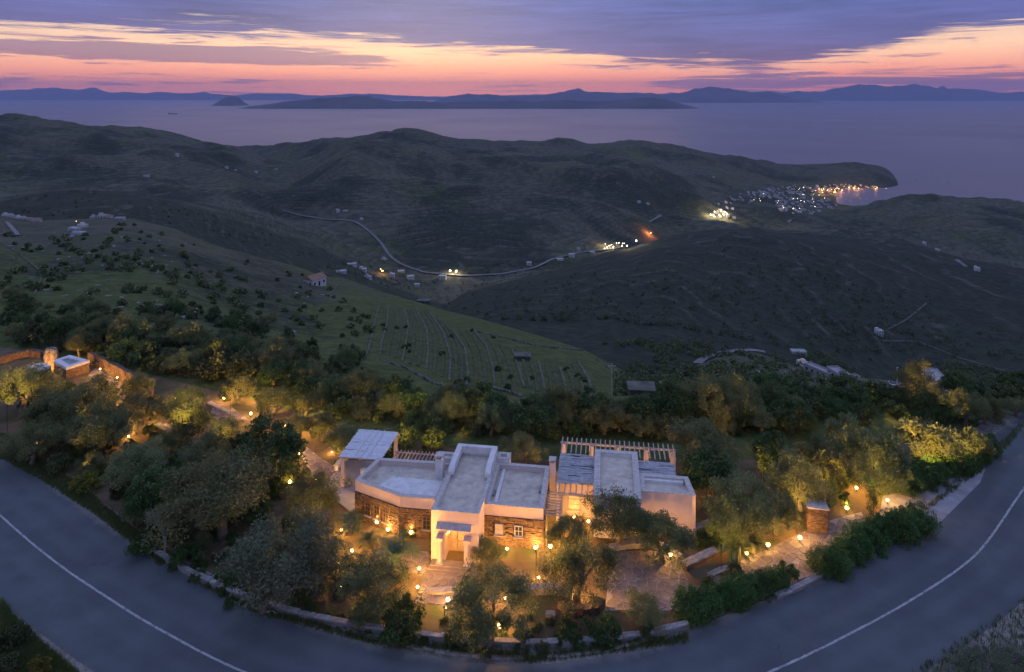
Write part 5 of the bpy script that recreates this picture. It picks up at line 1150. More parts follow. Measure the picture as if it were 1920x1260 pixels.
# ------------------------------------------------------------------ lamps of the villa and garden
LAMP = 20.0
def lamp_light(parent, z, watts, rad=0.08, color=WARM):
    ld = bpy.data.lights.new('lamp_light', 'POINT'); ld.energy = watts * LAMP; ld.color = color; ld.shadow_soft_size = rad
    lo = bpy.data.objects.new('lamp_light', ld); C.objects.link(lo); lo.parent = parent; lo.location = (0, 0, z); return lo
def ball(r, seg=10, rings=6, z=0.0):
    m = MB(); m.tube([(0, 0, z + r * math.sin(-math.pi / 2 + math.pi * k / rings)) for k in range(rings + 1)], [max(0.004, r * math.cos(-math.pi / 2 + math.pi * k / rings)) for k in range(rings + 1)], seg); return m
POST = MB().tube([(0, 0, -0.05), (0, 0, 0.30)], 0.035, 8).mesh('post'); POST.materials.append(darkmetal)
CAPM = MB().tube([(0, 0, 0.595), (0, 0, 0.62)], [0.07, 0.03], 10).mesh('cap'); CAPM.materials.append(darkmetal)
BULB = ball(0.15, z=0.44).mesh('bulb'); BULB.materials.append(bulbm)
COL = MB().tube([(0, 0, 0.30), (0, 0, 0.32)], 0.12, 10).mesh('collar'); COL.materials.append(darkmetal)
LBASE = MB().tube([(0, 0, -0.05), (0, 0, 0.10)], [0.09, 0.11], 10).mesh('base'); LBASE.materials.append(darkmetal)
LBULB = ball(0.075, z=0.15).mesh('bulb'); LBULB.materials.append(bulbm)
lampr = random.Random(88)
def garden_lamp(loc, watts, label, low=False, group='garden lamps'):
    o = empty('uplight' if low else 'garden_lamp', loc, 0.0, lampr.uniform(0.62, 1.08)); watts *= lampr.uniform(0.65, 1.4)
    for nm, me in ((('base', LBASE), ('bulb', LBULB)) if low else (('post', POST), ('collar', COL), ('cap', CAPM), ('bulb', BULB))):
        c = bpy.data.objects.new(nm, me); C.objects.link(c); c.parent = o
    lamp_light(o, 0.34 if low else 0.85, watts); return tag(o, label, 'lamp', group)
def gl(px, py, watts, label, low=False): x, y = G(px, py); return garden_lamp((x, y, 0.02), watts, label, low)
for px, py, wt, lab, low in [
 (677, 972, 26, 'lamp at the left end of the villa stone wall', 0), (707, 988, 26, 'second lamp along the angled stone wall', 0), (727, 1001, 20, 'third lamp along the angled stone wall, nearest the fan palm', 0),
 (771, 1008, 14, 'lamp in the corner between stone wall and portico', 0),
 (786, 1073, 32, 'upper of the two path lamps left of the front path', 0), (783, 1108, 32, 'lower of the two path lamps left of the front path', 0),
 (951, 1036, 34, 'bright lamp at the right wing wall below the lit window', 0), (1004, 1036, 30, 'lamp at the right end of the right wing wall', 0),
 (817, 1044, 15, 'lamp behind the pot left of the portico', 1), (889, 1050, 15, 'lamp behind the pot right of the portico', 1),
 (1257, 1050, 16, 'single lamp at the upper right corner of the parking terrace', 0), (1400, 1047, 34, 'bright lamp under the lit palms', 0), (1500, 1018, 20, 'added fill lamp half way along the upper drive edge', 0), (1440, 1032, 24, 'small lamp right of the lit palms on the drive edge', 0),  # the lamp half way along the drive edge is added to brighten the drive
 (937, 1186, 22, 'lamp at the foot of the large roadside olive', 0), (947, 1128, 16, 'lamp up in the shade behind the large roadside olive', 0), (1086, 1120, 30, 'lamp inside the tree ring', 0), (634, 1064, 34, 'lamp behind the thin grey tree', 0), (660, 1040, 22, 'lamp on the orange gravel left of the fan palm', 0),
 (592, 907, 18, 'lamp where the side path meets the grey terrace', 0), (543, 912, 18, 'lamp in the bushes left of the side path', 0), (622, 850, 10, 'lamp under the olive beside the reed shade', 1),
 (241, 823, 28, 'lowest lamp in the left garden, under an olive', 0), (287, 805, 18, 'post lamp left of the crazy-paved patio', 0), (130, 752, 24, 'added fill lamp in the left garden between annex olives', 0), (205, 765, 26, 'added fill lamp below the foot of the stair wall', 0), (300, 775, 22, 'added fill lamp on the soil left of the patio corner', 0), (330, 752, 22, 'added fill lamp behind the upper patio corner', 0), (470, 782, 26, 'added fill lamp on the soil right of the patio', 0), (535, 805, 26, 'added fill lamp left of the round grey olive', 0), (420, 752, 18, 'added fill lamp at the left rim of the red lawn', 0), (480, 750, 18, 'added fill lamp at the right rim of the red lawn', 0), (560, 860, 22, 'lamp at the upper end of the side path', 0), (640, 1000, 26, 'lamp in the planting left of the villa corner palm', 0), (560, 1075, 20, 'lamp under the feathery grey tree', 0), (840, 1135, 22, 'lamp on the soil below the front path', 0), (1010, 1090, 20, 'lamp on the lawn above the planter wall', 0), (485, 815, 8, 'dim lamp in the dark tree right of the patio', 0), (424, 806, 18, 'lamp at the right rim of the patio', 0), (583, 812, 14, 'lamp left of the lit olive by the reed shade', 0),  # annex olives through red lawn: lamps added to brighten the foliage around them
 
 (1312, 992, 9, 'lamp in the glowing shrub at the guest house corner', 1), (1606, 922, 80, 'strong lamp by the gate throwing a pale patch on the ground', 0), (1664, 945, 16, 'lamp at the apron edge by the gate cypress', 0), (1588, 962, 26, 'lamp beside the gate pillar on the drive', 0),
 (1520, 985, 18, 'lamp at the foot of the gate pillar', 1),
 ]:
    gl(px, py, wt, lab, bool(low))
STAKE = MB().tube([(0, 0, -0.05), (0, 0, 0.9)], 0.025, 8).mesh('stake'); STAKE.materials.append(darkmetal)
HEAD = MB().tube([(0, 0, 0.10), (0, 0, 0.08), (0, 0, -0.12)], [0.03, 0.06, 0.09], 12).mesh('head'); HEAD.materials.append(darkmetal)
LENS = MB().tube([(0, 0, -0.122), (0, 0, -0.13)], [0.075, 0.07], 12).mesh('lens'); LENS.materials.append(bulbm)
for lab, o in UPL.items():
    rad = o.scale.x; far = 'row' in lab or 'gate' in lab or 'hedge' in lab; soft = LITO.get(lab, 99) <= 24
    wt = LITO.get(lab, 190 if far else 70); d = Vector((-o.location.x * 0.7 - 12, -o.location.y, 0)).normalized()
    if o.location.y < 52: d = Vector((-0.85, 0.5, 0)).normalized()
    c = o.location + d * rad * (1.5 if not soft else 1.25); zs = 3.3 if far else (1.3 if soft else 2.2); wds = lab.split(',')[0].split()[:10]
    while wds[-1] in ('the', 'a', 'of', 'and', 'in', 'on', 'at', 'beside', 'with', 'near', 'between', 'behind', 'left', 'right', 'lit', 'small', 'its', 'long', 'below', 'brown', 'above'): wds.pop()
    zg = height(c.x, c.y); t = tag(empty('spotlight', (c.x, c.y, zg)), 'small stake spotlight aimed at the ' + ' '.join(wds), 'lamp', 'tree spotlights')
    top = Vector((0, 0, 0.9 * zs + 0.06)); rot = (o.location + Vector((0, 0, rad * 1.15)) - (Vector((c.x, c.y, zg)) + top)).to_track_quat('-Z', 'Y').to_euler()
    q = bpy.data.objects.new('stake', STAKE); C.objects.link(q); q.parent = t; q.scale = (1, 1, zs)
    q = bpy.data.objects.new('head', HEAD); C.objects.link(q); q.parent = t; q.location = top; q.rotation_euler = rot
    q2 = bpy.data.objects.new('lens', LENS); C.objects.link(q2); q2.parent = q
    ld = bpy.data.lights.new('spot_light', 'SPOT'); ld.energy = wt * LAMP * (22.0 if far else 8.0); ld.color = (1.0, 0.54, 0.12); ld.spot_size = R(80); ld.spot_blend = 0.8; ld.shadow_soft_size = 0.06
    lo = bpy.data.objects.new('spot_light', ld); C.objects.link(lo); lo.parent = q; lo.location = (0, 0, -0.2)
for (x, y), wt, lab in [((9.55, 2.3), 30, 'lamp at the foot of the ladder pergola'), ((9.7, 4.9), 24, 'lamp under the ladder pergola'), ((11.3, 6.6), 40, 'lamp under the guest house veranda rafters'), ((12.6, 6.2), 20, 'lamp at the right post of the veranda'), ((7.4, 11.6), 26, 'lamp beside the table on the back terrace'), ((-8.2, 6.9), 22, 'lamp at the pale wall of the grey terrace'), ((11.2, 13.6), 26, 'lamp under the left end of the long pergola'), ((14.0, 13.6), 22, 'lamp under the middle of the long pergola'), ((16.8, 13.6), 22, 'lamp right of the middle under the long pergola'), ((19.6, 13.6), 26, 'lamp under the right end of the long pergola'), ((-4.0, 10.2), 24, 'lamp under the pole pergola')]:
    p = HL(x, y); garden_lamp((p.x, p.y, 0.06), wt, lab, False, 'villa terrace lamps')
def wall_lamp(loc, rz, watts, label):
    o = empty('wall_lamp', loc, rz); MB().box(-0.08, 0, -0.12, 0.08, 0.04, 0.12).build('bracket', darkmetal, o); b = ball(0.09).build('bulb', bulbm, o); b.location = (0, -0.12, 0)
    l = lamp_light(o, 0, watts); l.location = (0, -0.28, -0.08); return tag(o, label, 'lamp', 'wall lamps')
p = HL(1.151, 0.75, 1.95); wall_lamp(p, HR + R(90), 26, 'wall lamp inside the porch on the left pier')
for k, (px, py) in enumerate([(191, 690), (223, 706), (247, 722)]):
    x, y = G(px, py, 1.0); wall_lamp((x + 0.1, y - 0.35, 1.05), R(-35), 30, ['topmost wall lamp on the lit stair wall', 'middle wall lamp on the lit stair wall', 'lowest wall lamp on the lit stair wall'][k])
bl = bc.location; lb = empty('beacon_lamp', (bl.x + 0.5, bl.y - 1.75, 0.05)); tag(lb, 'lamp at the foot of the glowing stone beacon', 'lamp', 'garden lamps')
for nm, me in (('base', LBASE), ('bulb', LBULB)):
    c = bpy.data.objects.new(nm, me); C.objects.link(c); c.parent = lb
lamp_light(lb, 0.35, 130)

# ------------------------------------------------------------------ terrace walls, tracks and huts on the middle slopes
def terrain_line(pix, ymin=85, ymax=9e9, step=10, lift=0.0):
    out = []
    for (a, b), (c, d) in zip(pix, pix[1:]):
        n = max(1, int(math.hypot(c - a, d - b) / step))
        for k in range(n):
            p = hit(a + (c - a) * k / n, b + (d - b) * k / n, ymin, ymax, True)
            if p and (not out or (p - out[-1]).length < 90): out.append(p + Vector((0, 0, lift)))
    return out
terrstone = material('lichened wall stone', (0.075, 0.074, 0.055), (0.155, 0.148, 0.12), 0.5, 0.9, 0.6, 6, world=True)
def dry_wall(pix, label, ymin=100, ymax=600, h=0.42, t=0.42, mat=terrstone):
    P = terrain_line(pix, ymin, ymax, 7)
    if len(P) < 3: return
    P = [p for p in P]; o = MB(); rg = random.Random(int(pix[0][0])); base = P[0].copy()
    for a, b in zip(P, P[1:]):
        d = b - a; n = max(1, int(d.length / 1.3)); u = Vector((d.x, d.y, 0)).normalized(); v = Vector((-u.y, u.x, 0))
        for k in range(n):
            c = a.lerp(b, (k + 0.5) / n) - base; z = height(c.x + base.x, c.y + base.y) - base.z; hh_ = h * rg.uniform(0.25, 1.15)
            o.obox(c, u, v, d.length / n / 2 * 1.05, t / 2 * rg.uniform(0.8, 1.2), z - 0.6, z + hh_, 0.10)
    return tag(o.build('terrace_wall', mat, None, base), label, 'wall', 'dry stone walls on the slopes', 'thing')
TW = [([(716, 560), (706, 590), (700, 620), (690, 660), (680, 675), (640, 690)], 'grey dry stone wall down the left side of the green spur'),
 ([(728, 575), (726, 605), (715, 645), (712, 672)], 'second wall on the green spur, close beside the leftmost'),
 ([(758, 580), (766, 612), (760, 650), (752, 685)], 'thin terrace wall on the green spur, third from the left'),
 ([(780, 580), (800, 620), (803, 660), (798, 700)], 'terrace wall on the green spur, fourth from the left'),
 ([(805, 585), (832, 625), (845, 670), (842, 722)], 'terrace wall on the green spur, fifth from the left'),
 ([(850, 620), (872, 655), (878, 700), (872, 735)], 'terrace wall on the green spur, left of the pale long wall'),
 ([(888, 620), (912, 650), (924, 690), (928, 728)], 'long pale wall down the middle of the green spur'),
 ([(890, 622), (940, 632), (1010, 650), (1100, 658)], 'wall running along the crest of the green spur'),
 ([(712, 675), (760, 690), (810, 718), (850, 730), (900, 742)], 'wall along the foot of the green spur, left half'),
 ([(925, 730), (960, 738), (985, 748)], 'broken wall at the foot of the spur below the pale long wall'),
 ([(960, 655), (975, 700), (985, 735)], 'faint terrace wall left of the small stone hut'),
 ([(1010, 680), (1020, 720), (1022, 750)], 'faint terrace wall right of the small stone hut'),
 ([(1050, 690), (1060, 725), (1060, 755)], 'faint terrace wall on the right of the spur, inner one'),
 ([(1085, 680), (1105, 715), (1110, 750)], 'faint terrace wall on the right of the spur, outer one'),
 ([(1120, 675), (1160, 705), (1185, 725)], 'wall down the right shoulder of the green spur'),
 ([(610, 560), (640, 530), (655, 522)], 'wall climbing the crest beside the tile-roofed farmhouse'),
 ([(0, 455), (35, 475), (70, 505), (78, 520), (62, 560)], 'grey stone wall winding down the far left slope'),
 ([(1400, 735), (1440, 722), (1500, 715), (1530, 730)], 'ruined wall in the scrub below the white chapel'),
 ([(1290, 748), (1340, 742), (1400, 748)], 'low wall right of the flat-roofed stone hut')]
for pix, lab in TW: dry_wall(pix, lab)
bankm = material('grassy terrace bank', (0.050, 0.058, 0.024), (0.105, 0.098, 0.058), 0.4, 0.95, 0.5, 4, world=True)
def between(a, b, t, lab):
    n = 6; A = [catmull([Vector((*p, 0)) for p in q], 12) for q in (TW[a][0], TW[b][0])]; pts = []
    for k in range(n):
        p = A[0][int((len(A[0]) - 1) * k / (n - 1))].lerp(A[1][int((len(A[1]) - 1) * k / (n - 1))], t); pts.append((p.x, p.y))
    dry_wall(pts, lab, h=0.38, t=0.7, mat=bankm)
for a, b, nm in ((1, 2, 'second and third'), (2, 3, 'third and fourth'), (3, 4, 'fourth and fifth'), (4, 5, 'fifth and sixth'), (5, 6, 'sixth wall and the pale long')):
    for t, w_ in ((0.33, 'left'), (0.67, 'right')): between(a, b, t, '%s grassy bank between the %s spur walls' % (w_, nm))
for a, b, nm in ((6, 10, 'the pale long wall and the faint hut wall'), (10, 11, 'the two faint walls beside the spur hut'), (11, 12, 'the faint walls right of the spur hut'), (12, 13, 'the inner and outer faint right walls')):
    for t, w_ in ((0.33, 'left'), (0.67, 'right')): between(a, b, t, '%s grassy bank between %s' % (w_, nm))
dirt = material('dirt track', (0.085, 0.08, 0.065), (0.14, 0.13, 0.105), 0.1, 0.95, world=True)
def track(pix, wdt, ymin, ymax, name='far_road', lift=0.5, mat=farroad):
    P = terrain_line(pix, ymin, ymax, 5)
    P = [p for i, p in enumerate(P)]
    if len(P) < 3: return
    Q = []
    for i in range(len(P)):
        s = P[max(0, i - 2):i + 3]; Q.append(sum(s, Vector()) / len(s))
    v = []; mb = MB()
    for i, p in enumerate(Q):
        d = Q[min(i + 1, len(Q) - 1)] - Q[max(i - 1, 0)]; d.z = 0; d.normalize(); n = Vector((-d.y, d.x, 0)) * wdt / 2
        for q in (p - n, p + n): v.append((q.x, q.y, max(height(q.x, q.y), p.z) + lift))
    n = len(Q); mb.add(v, [(2 * i, 2 * i + 1, 2 * i + 3, 2 * i + 2) for i in range(n - 1)]); return tag(mb.build(name, mat), kind='structure')
track([(525, 394), (560, 404), (610, 412), (665, 415), (690, 432), (715, 456), (728, 478), (745, 493), (790, 511), (870, 518), (940, 515), (1000, 504), (1040, 485), (1090, 474), (1180, 463)], 4.6, 700, 2200, lift=1.2)
track([(1212, 420), (1230, 410), (1250, 401)], 6, 900, 2500, lift=1.5)
track([(1612, 384), (1588, 395), (1588, 408), (1600, 412)], 9, 1200, 2600, lift=1.5)
track([(1474, 424), (1482, 412), (1492, 406)], 8, 1100, 2600, lift=1.5)
track([(1303, 686), (1320, 671), (1350, 662), (1390, 657), (1420, 657), (1445, 664)], 4.5, 200, 460, lift=0.35)
track([(1520, 694), (1560, 706), (1600, 718), (1650, 727), (1720, 733), (1800, 738), (1900, 742)], 7, 200, 480, lift=0.35)
track([(8, 412), (24, 430), (40, 450)], 2.0, 250, 480, lift=0.3); track([(120, 456), (132, 444), (150, 436)], 2.2, 250, 480, lift=0.3)
track([(1660, 620), (1700, 600), (1745, 562)], 1.5, 380, 1000, lift=0.3, mat=dirt); track([(1640, 640), (1720, 640), (1800, 672), (1900, 700)], 1.8, 300, 900, lift=0.3, mat=dirt)
track([(1790, 483), (1805, 497), (1822, 507)], 5, 500, 1100, lift=0.4)
track([(545, 325), (620, 352)], 3, 1300, 2600, lift=1.0, mat=dirt)
MB_ = MB()
def stone_hut(px, py, wx, wy, h, rz, label):
    p = hit(px, py, 100, 480)
    o = tag(empty('stone_hut', p - Vector((0, 0, 0.3)), rz), label, 'hut'); MB().box(-wx / 2, -wy / 2, 0, wx / 2, wy / 2, h, 0.05).build('wall', terrstone, o)
    for a, b in (((-wx / 2, -wy / 2), (wx / 2, -wy / 2)), ((wx / 2, -wy / 2), (wx / 2, wy / 2))): stone_face(a, b, 0, h).build('stone_facing', terrstone, o)['kind'] = 'stuff'
    MB().box(-wx / 2 - 0.25, -wy / 2 - 0.25, h, wx / 2 + 0.25, wy / 2 + 0.25, h + 0.25, 0.06).build('roof', terrstone, o); MB().box(-0.4, -wy / 2 - 0.12, 0, 0.4, -wy / 2 - 0.02, h * 0.75).build('doorway', glassd, o)
stone_hut(1202, 752, 3.6, 2.6, 1.6, R(-6), 'flat-roofed stone hut in the clearing at the foot of the green spur')
stone_hut(980, 674, 4.0, 2.6, 1.5, R(0), 'small stone hut in the middle of the green spur'); stone_hut(795, 568, 6.5, 3.5, 2.0, R(-8), 'stone hut on the crest of the green spur')

# ------------------------------------------------------------------ houses in the landscape
def house_mesh(seed, wx, wy, h, gable=False):
    """small island house: flat roof with parapet or tiled gable, recessed windows and door"""
    m = MB(); rg = random.Random(seed); fm = []
    def add(fn, mi):
        n = len(m.f); fn(); fm.extend([mi] * (len(m.f) - n))
    add(lambda: m.box(-wx / 2, -wy / 2, -2.5, wx / 2, wy / 2, h), 0)
    if gable:
        e = 0.35
        add(lambda: m.add([(-wx / 2 - e, -wy / 2 - e, h), (wx / 2 + e, -wy / 2 - e, h), (wx / 2 + e, wy / 2 + e, h), (-wx / 2 - e, wy / 2 + e, h), (-wx / 2 - e, 0, h + wy * 0.28), (wx / 2 + e, 0, h + wy * 0.28)], [(0, 1, 5, 4), (2, 3, 4, 5), (3, 2, 1, 0), (1, 2, 5), (3, 0, 4)]), 1)
    else:
        P = [(-wx / 2, -wy / 2), (wx / 2, -wy / 2), (wx / 2, wy / 2), (-wx / 2, wy / 2)]; add(lambda: m.ring(P, 0.3, h, h + 0.5), 0)
        if rg.random() < 0.6: add(lambda: m.box(-wx / 2 + 0.4, 0, h + 0.001, 0, wy / 2 - 0.4, h + 2.2), 0)
    fl = max(1, int(h // 2.8))
    for s in range(fl):
        for k in range(max(2, int(wx / 2.6))):
            x = -wx / 2 + (k + 0.5) * wx / max(2, int(wx / 2.6)); add(lambda: m.box(x - 0.5, -wy / 2 - 0.03, s * 2.9 + (0.0 if s == 0 and k == 1 else 0.9), x + 0.5, -wy / 2 - 0.002, s * 2.9 + 2.1), 2)
        for k in range(2): y = -wy / 4 + k * wy / 2; add(lambda: m.box(wx / 2 + 0.002, y - 0.45, s * 2.9 + 0.9, wx / 2 + 0.03, y + 0.45, s * 2.9 + 2.1), 2); add(lambda: m.box(-wx / 2 - 0.03, y - 0.45, s * 2.9 + 0.9, -wx / 2 - 0.002, y + 0.45, s * 2.9 + 2.1), 2)
    me = m.mesh('house'); 
    for q in (housew, tilem, glassd): me.materials.append(q)
    me.polygons.foreach_set('material_index', fm); me.update(); return me
HM = [house_mesh(1, 9, 7, 3.2), house_mesh(2, 11, 8, 6.2), house_mesh(3, 7, 6, 3.0), house_mesh(4, 8, 7, 6.0), house_mesh(5, 13, 7, 3.3), house_mesh(6, 8, 6, 3.2, True), house_mesh(7, 10, 8, 6.2, True)]
hr = random.Random(19)
def house(px, py, label, group=None, k=None, sc=1.0, ymin=150, ymax=3200, rz=None):
    p = hit(px, py, ymin, ymax)
    if p is None: return
    o = bpy.data.objects.new('house', HM[hr.randrange(5) if k is None else k]); C.objects.link(o); o.location = p; o.rotation_euler = (0, 0, hr.uniform(-0.5, 0.5) if rz is None else rz)
    s = sc * hr.uniform(0.85, 1.2); o.scale = (s, s, s); return tag(o, label, 'house', group, 'thing')
fh = house(590, 534, 'white farmhouse with tiled gable roof among dark trees on the spur crest', None, 5, 1.0, 200, 520, R(60))
for k, (px, py, lab) in enumerate([(12, 390, 'pale house at the left edge of the left hamlet'), (35, 405, 'second house from the left edge in the left hamlet'), (55, 412, 'house in the middle of the left hamlet'), (140, 432, 'house beside the pale yard on the left hill crest'), (155, 426, 'house behind the pale yard on the left hill crest'), (175, 404, 'grey house on the crest right of the pale yard'), (205, 408, 'wide house on the crest of the left hill'), (225, 412, 'last house at the right end of the left hill crest'), (22, 400, 'low house behind the left edge house of the hamlet'), (46, 398, 'house set back above the middle of the hamlet'), (70, 416, 'last house on the right of the left hamlet'), (148, 440, 'low shed in front of the pale yard'), (192, 402, 'roofless house frame on the left hill crest')]): house(px, py, lab, None, (0, 2, 5, 4)[k % 4], 0.45, 250, 520)
for px, py, lab in [(332, 293, 'tiny white chapel on the far left hillside'), (275, 331, 'pair of pale farm buildings low on the far left hill'), (425, 316, 'farmhouse on the saddle left of the big hill'), (442, 320, 'second farmhouse on the saddle'), (480, 324, 'dark-fronted house at the right end of the saddle'), (518, 318, 'small house at the foot of the big hill'), (634, 398, 'white house above the valley road bend'), (648, 397, 'small house beside the white one above the bend'), (678, 412, 'house at the corner where the valley road turns down'), (1198, 380, 'white villa on the slope left of the harbour town'), (1215, 383, 'second white villa on that slope'), (1338, 333, 'lone house high above the town'), (1648, 628, 'small stone farm on the terraced right hill'), (1733, 458, 'white cube house on the right ridge'), (1758, 470, 'low house beside the track on the right ridge'), (1832, 508, 'white chapel at the end of the right ridge'), (1497, 664, 'white shelter behind the pink chapel'), (992, 497, 'two-storey house by the valley road'), (720, 487, 'house where the valley road reaches the floor'), (1085, 470, 'house under the road embankment')]: house(px, py, lab, None, None, 0.8 if py < 560 else 0.6)
# chapel, long terraces and yard on the right
grimy = material('grimy whitewash', (0.26, 0.255, 0.25), (0.38, 0.37, 0.36), 0.4, 0.9)
def long_block(px0, py0, px1, py1, w_, h, label, name='long_building'):
    a = hit(px0, py0, 200, 480); b = hit(px1, py1, 200, 480); d = b - a; ang = math.atan2(d.y, d.x); L = math.hypot(d.x, d.y)
    o = tag(empty(name, Vector((a.x, a.y, min(a.z, b.z) - 1)), ang), label, 'building'); zt = max(a.z, b.z) - min(a.z, b.z) + 1 + h
    MB().box(0, -w_ / 2, 0, L, w_ / 2, zt).build('wall', grimy, o); MB().ring([(-0.1, -w_ / 2 - 0.1), (L + 0.1, -w_ / 2 - 0.1), (L + 0.1, w_ / 2 + 0.1), (-0.1, w_ / 2 + 0.1)], 0.4, zt + 0.001, zt + 0.5).build('parapet', grimy, o)
    for k in range(int(L / 3)): MB().box(1 + k * 3, -w_ / 2 - 0.06, zt - 2.2, 2 + k * 3, -w_ / 2 - 0.005, zt - 0.9).build('window', glassd, o)
long_block(1513, 694, 1562, 708, 4, 1.6, 'long white terrace building behind the chapel'); long_block(1560, 706, 1590, 716, 5, 2.0, 'white building right of the long terrace one'); long_block(1596, 716, 1622, 724, 4, 1.8, 'low white building at the end of the terrace row'); long_block(1742, 722, 1766, 728, 7, 3.0, 'grey-roofed building beside the parking yard')
cp = hit(1505, 686, 200, 480); ch = tag(empty('chapel', cp, 0.3), 'pinkish domed chapel at the left end of the white terraces', 'chapel')
MB().box(-2.2, -3, -1, 2.2, 3, 3).build('wall', plaster, ch); MB().tube([(0, 0, 3 + 1.6 * math.sin(k * math.pi / 12)) for k in range(7)], [max(0.05, 1.9 * math.cos(k * math.pi / 12)) for k in range(7)], 14).build('dome', plaster, ch, smooth=True); MB().box(-0.5, -3.1, -0.5, 0.5, -3.005, 1.6).build('door', woodm, ch)
# parked cars in the yard
def car_mesh():
    m = MB(); fm = []
    def add(fn, mi):
        n = len(m.f); fn(); fm.extend([mi] * (len(m.f) - n))
    def loft(secs, mi):
        n0 = len(m.v); k = len(secs[0]); f0 = len(m.f)
        for s in secs: m.v += s
        for i in range(len(secs) - 1):
            for j in range(k): m.f.append((n0 + i * k + j, n0 + i * k + (j + 1) % k, n0 + (i + 1) * k + (j + 1) % k, n0 + (i + 1) * k + j))
        m.f.append(tuple(n0 + j for j in range(k))); m.f.append(tuple(n0 + (len(secs) - 1) * k + j for j in range(k - 1, -1, -1))); fm.extend([mi] * (len(m.f) - f0))
    loft([[(x, -w_, 0.25), (x, w_, 0.25), (x, w_, z), (x, -w_, z)] for x, w_, z in ((-2.1, 0.7, 0.65), (-1.9, 0.85, 0.85), (0.9, 0.85, 0.88), (1.8, 0.82, 0.78), (2.1, 0.7, 0.6))], 0)
    loft([[(x0, -0.8, 0.86), (x0, 0.8, 0.86), (x1, 0.65, 1.4), (x1, -0.65, 1.4)] for x0, x1 in ((-1.8, -1.3), (1.0, 0.35))], 1)
    for x in (-1.3, 1.3):
        for y in (-0.82, 0.82): add(lambda: m.tube([(x, y - 0.1, 0.32), (x, y + 0.1, 0.32)], 0.32, 10), 2)
    me = m.mesh('car'); return me, fm
carme, carfm = car_mesh(); cols = [material('car paint ' + n, c, rough=0.3, spec=0.5) for n, c in (('white', (0.7, 0.7, 0.7)), ('grey', (0.25, 0.26, 0.28)), ('dark', (0.05, 0.05, 0.06)), ('red', (0.25, 0.04, 0.03)))]
tyre = material('tyre', (0.02, 0.02, 0.02)); CARS = []
for c in cols:
    me = carme.copy()
    for q in (c, glassd, tyre): me.materials.append(q)
    me.polygons.foreach_set('material_index', carfm); CARS.append(me)
for k, (px, py) in enumerate([(1672, 722), (1690, 726), (1704, 722), (1716, 728), (1730, 730), (1790, 722), (1808, 728), (1826, 724), (1845, 730), (1862, 735), (1880, 722), (1896, 732)]):
    p = hit(px, py, 200, 480); o = bpy.data.objects.new('parked_car', CARS[(k * 3) % 4]); C.objects.link(o); o.location = p + Vector((0, 0, 0.4)); o.rotation_euler = (0, 0, hr.uniform(0, 3.1))
    tag(o, 'car parked by the yard road below the right hill, ' + ['first', 'second', 'third', 'fourth', 'fifth', 'sixth', 'seventh', 'eighth', 'ninth', 'tenth', 'eleventh', 'last'][k] + ' from the chapel side', 'car', 'cars parked in the yard', 'thing')
# street lamps and harbour lights
def street_lamp(px, py, h, r, mat, label, group, ymin=300, watts=0, color=WARM, lift=0.0):
    p = hit(px, py, ymin, 3400)
    if p is None: return
    o = empty('street_lamp', p); MB().tube([(0, 0, -1), (0, 0, h)], [h * 0.02 + 0.05, h * 0.012 + 0.04], 6).build('pole', darkmetal, o); ball(r, 8, 5, h).build('bulb', mat, o)
    if watts: lamp_light(o, h + 0.5 + r, watts * 0.16, r, color)
    return tag(o, label, 'lamp', group, 'thing')
lr = random.Random(4)
TOWN = [([(1440, 352), (1490, 346), (1520, 352), (1530, 372), (1490, 376), (1430, 372), (1395, 366)], 110), ([(1515, 348), (1590, 346), (1650, 351), (1655, 357), (1540, 364), (1520, 362)], 55), ([(1450, 376), (1560, 372), (1570, 388), (1530, 402), (1500, 404), (1450, 392)], 84), ([(1325, 398), (1375, 388), (1380, 410), (1330, 415)], 14), ([(1375, 362), (1420, 358), (1420, 380), (1340, 385)], 18)]
for n, (poly, cnt) in enumerate(TOWN):
    xs = [p[0] for p in poly]; ys = [p[1] for p in poly]; k = 0; t = 0
    while k < cnt and t < 4000:
        t += 1; a, b = hr.uniform(min(xs), max(xs)), hr.uniform(min(ys), max(ys))
        if not inside((a, b), poly): continue
        p = hit(a, b, 1400, 3200, True)
        if p is None or p.z < SEA + 1.5: continue
        house(a, b, ['small white house on the hillside quarter of the harbour town', 'small pale house on the waterfront of the harbour town', 'small white house on the flat ground behind the harbour', 'white building beside the floodlit yard left of the town', 'scattered white house at the upper left edge of the town'][n], ['hillside quarter', 'waterfront houses', 'houses behind the harbour', 'floodlit yard buildings', 'town edge houses'][n], None, 0.7, 1400); k += 1
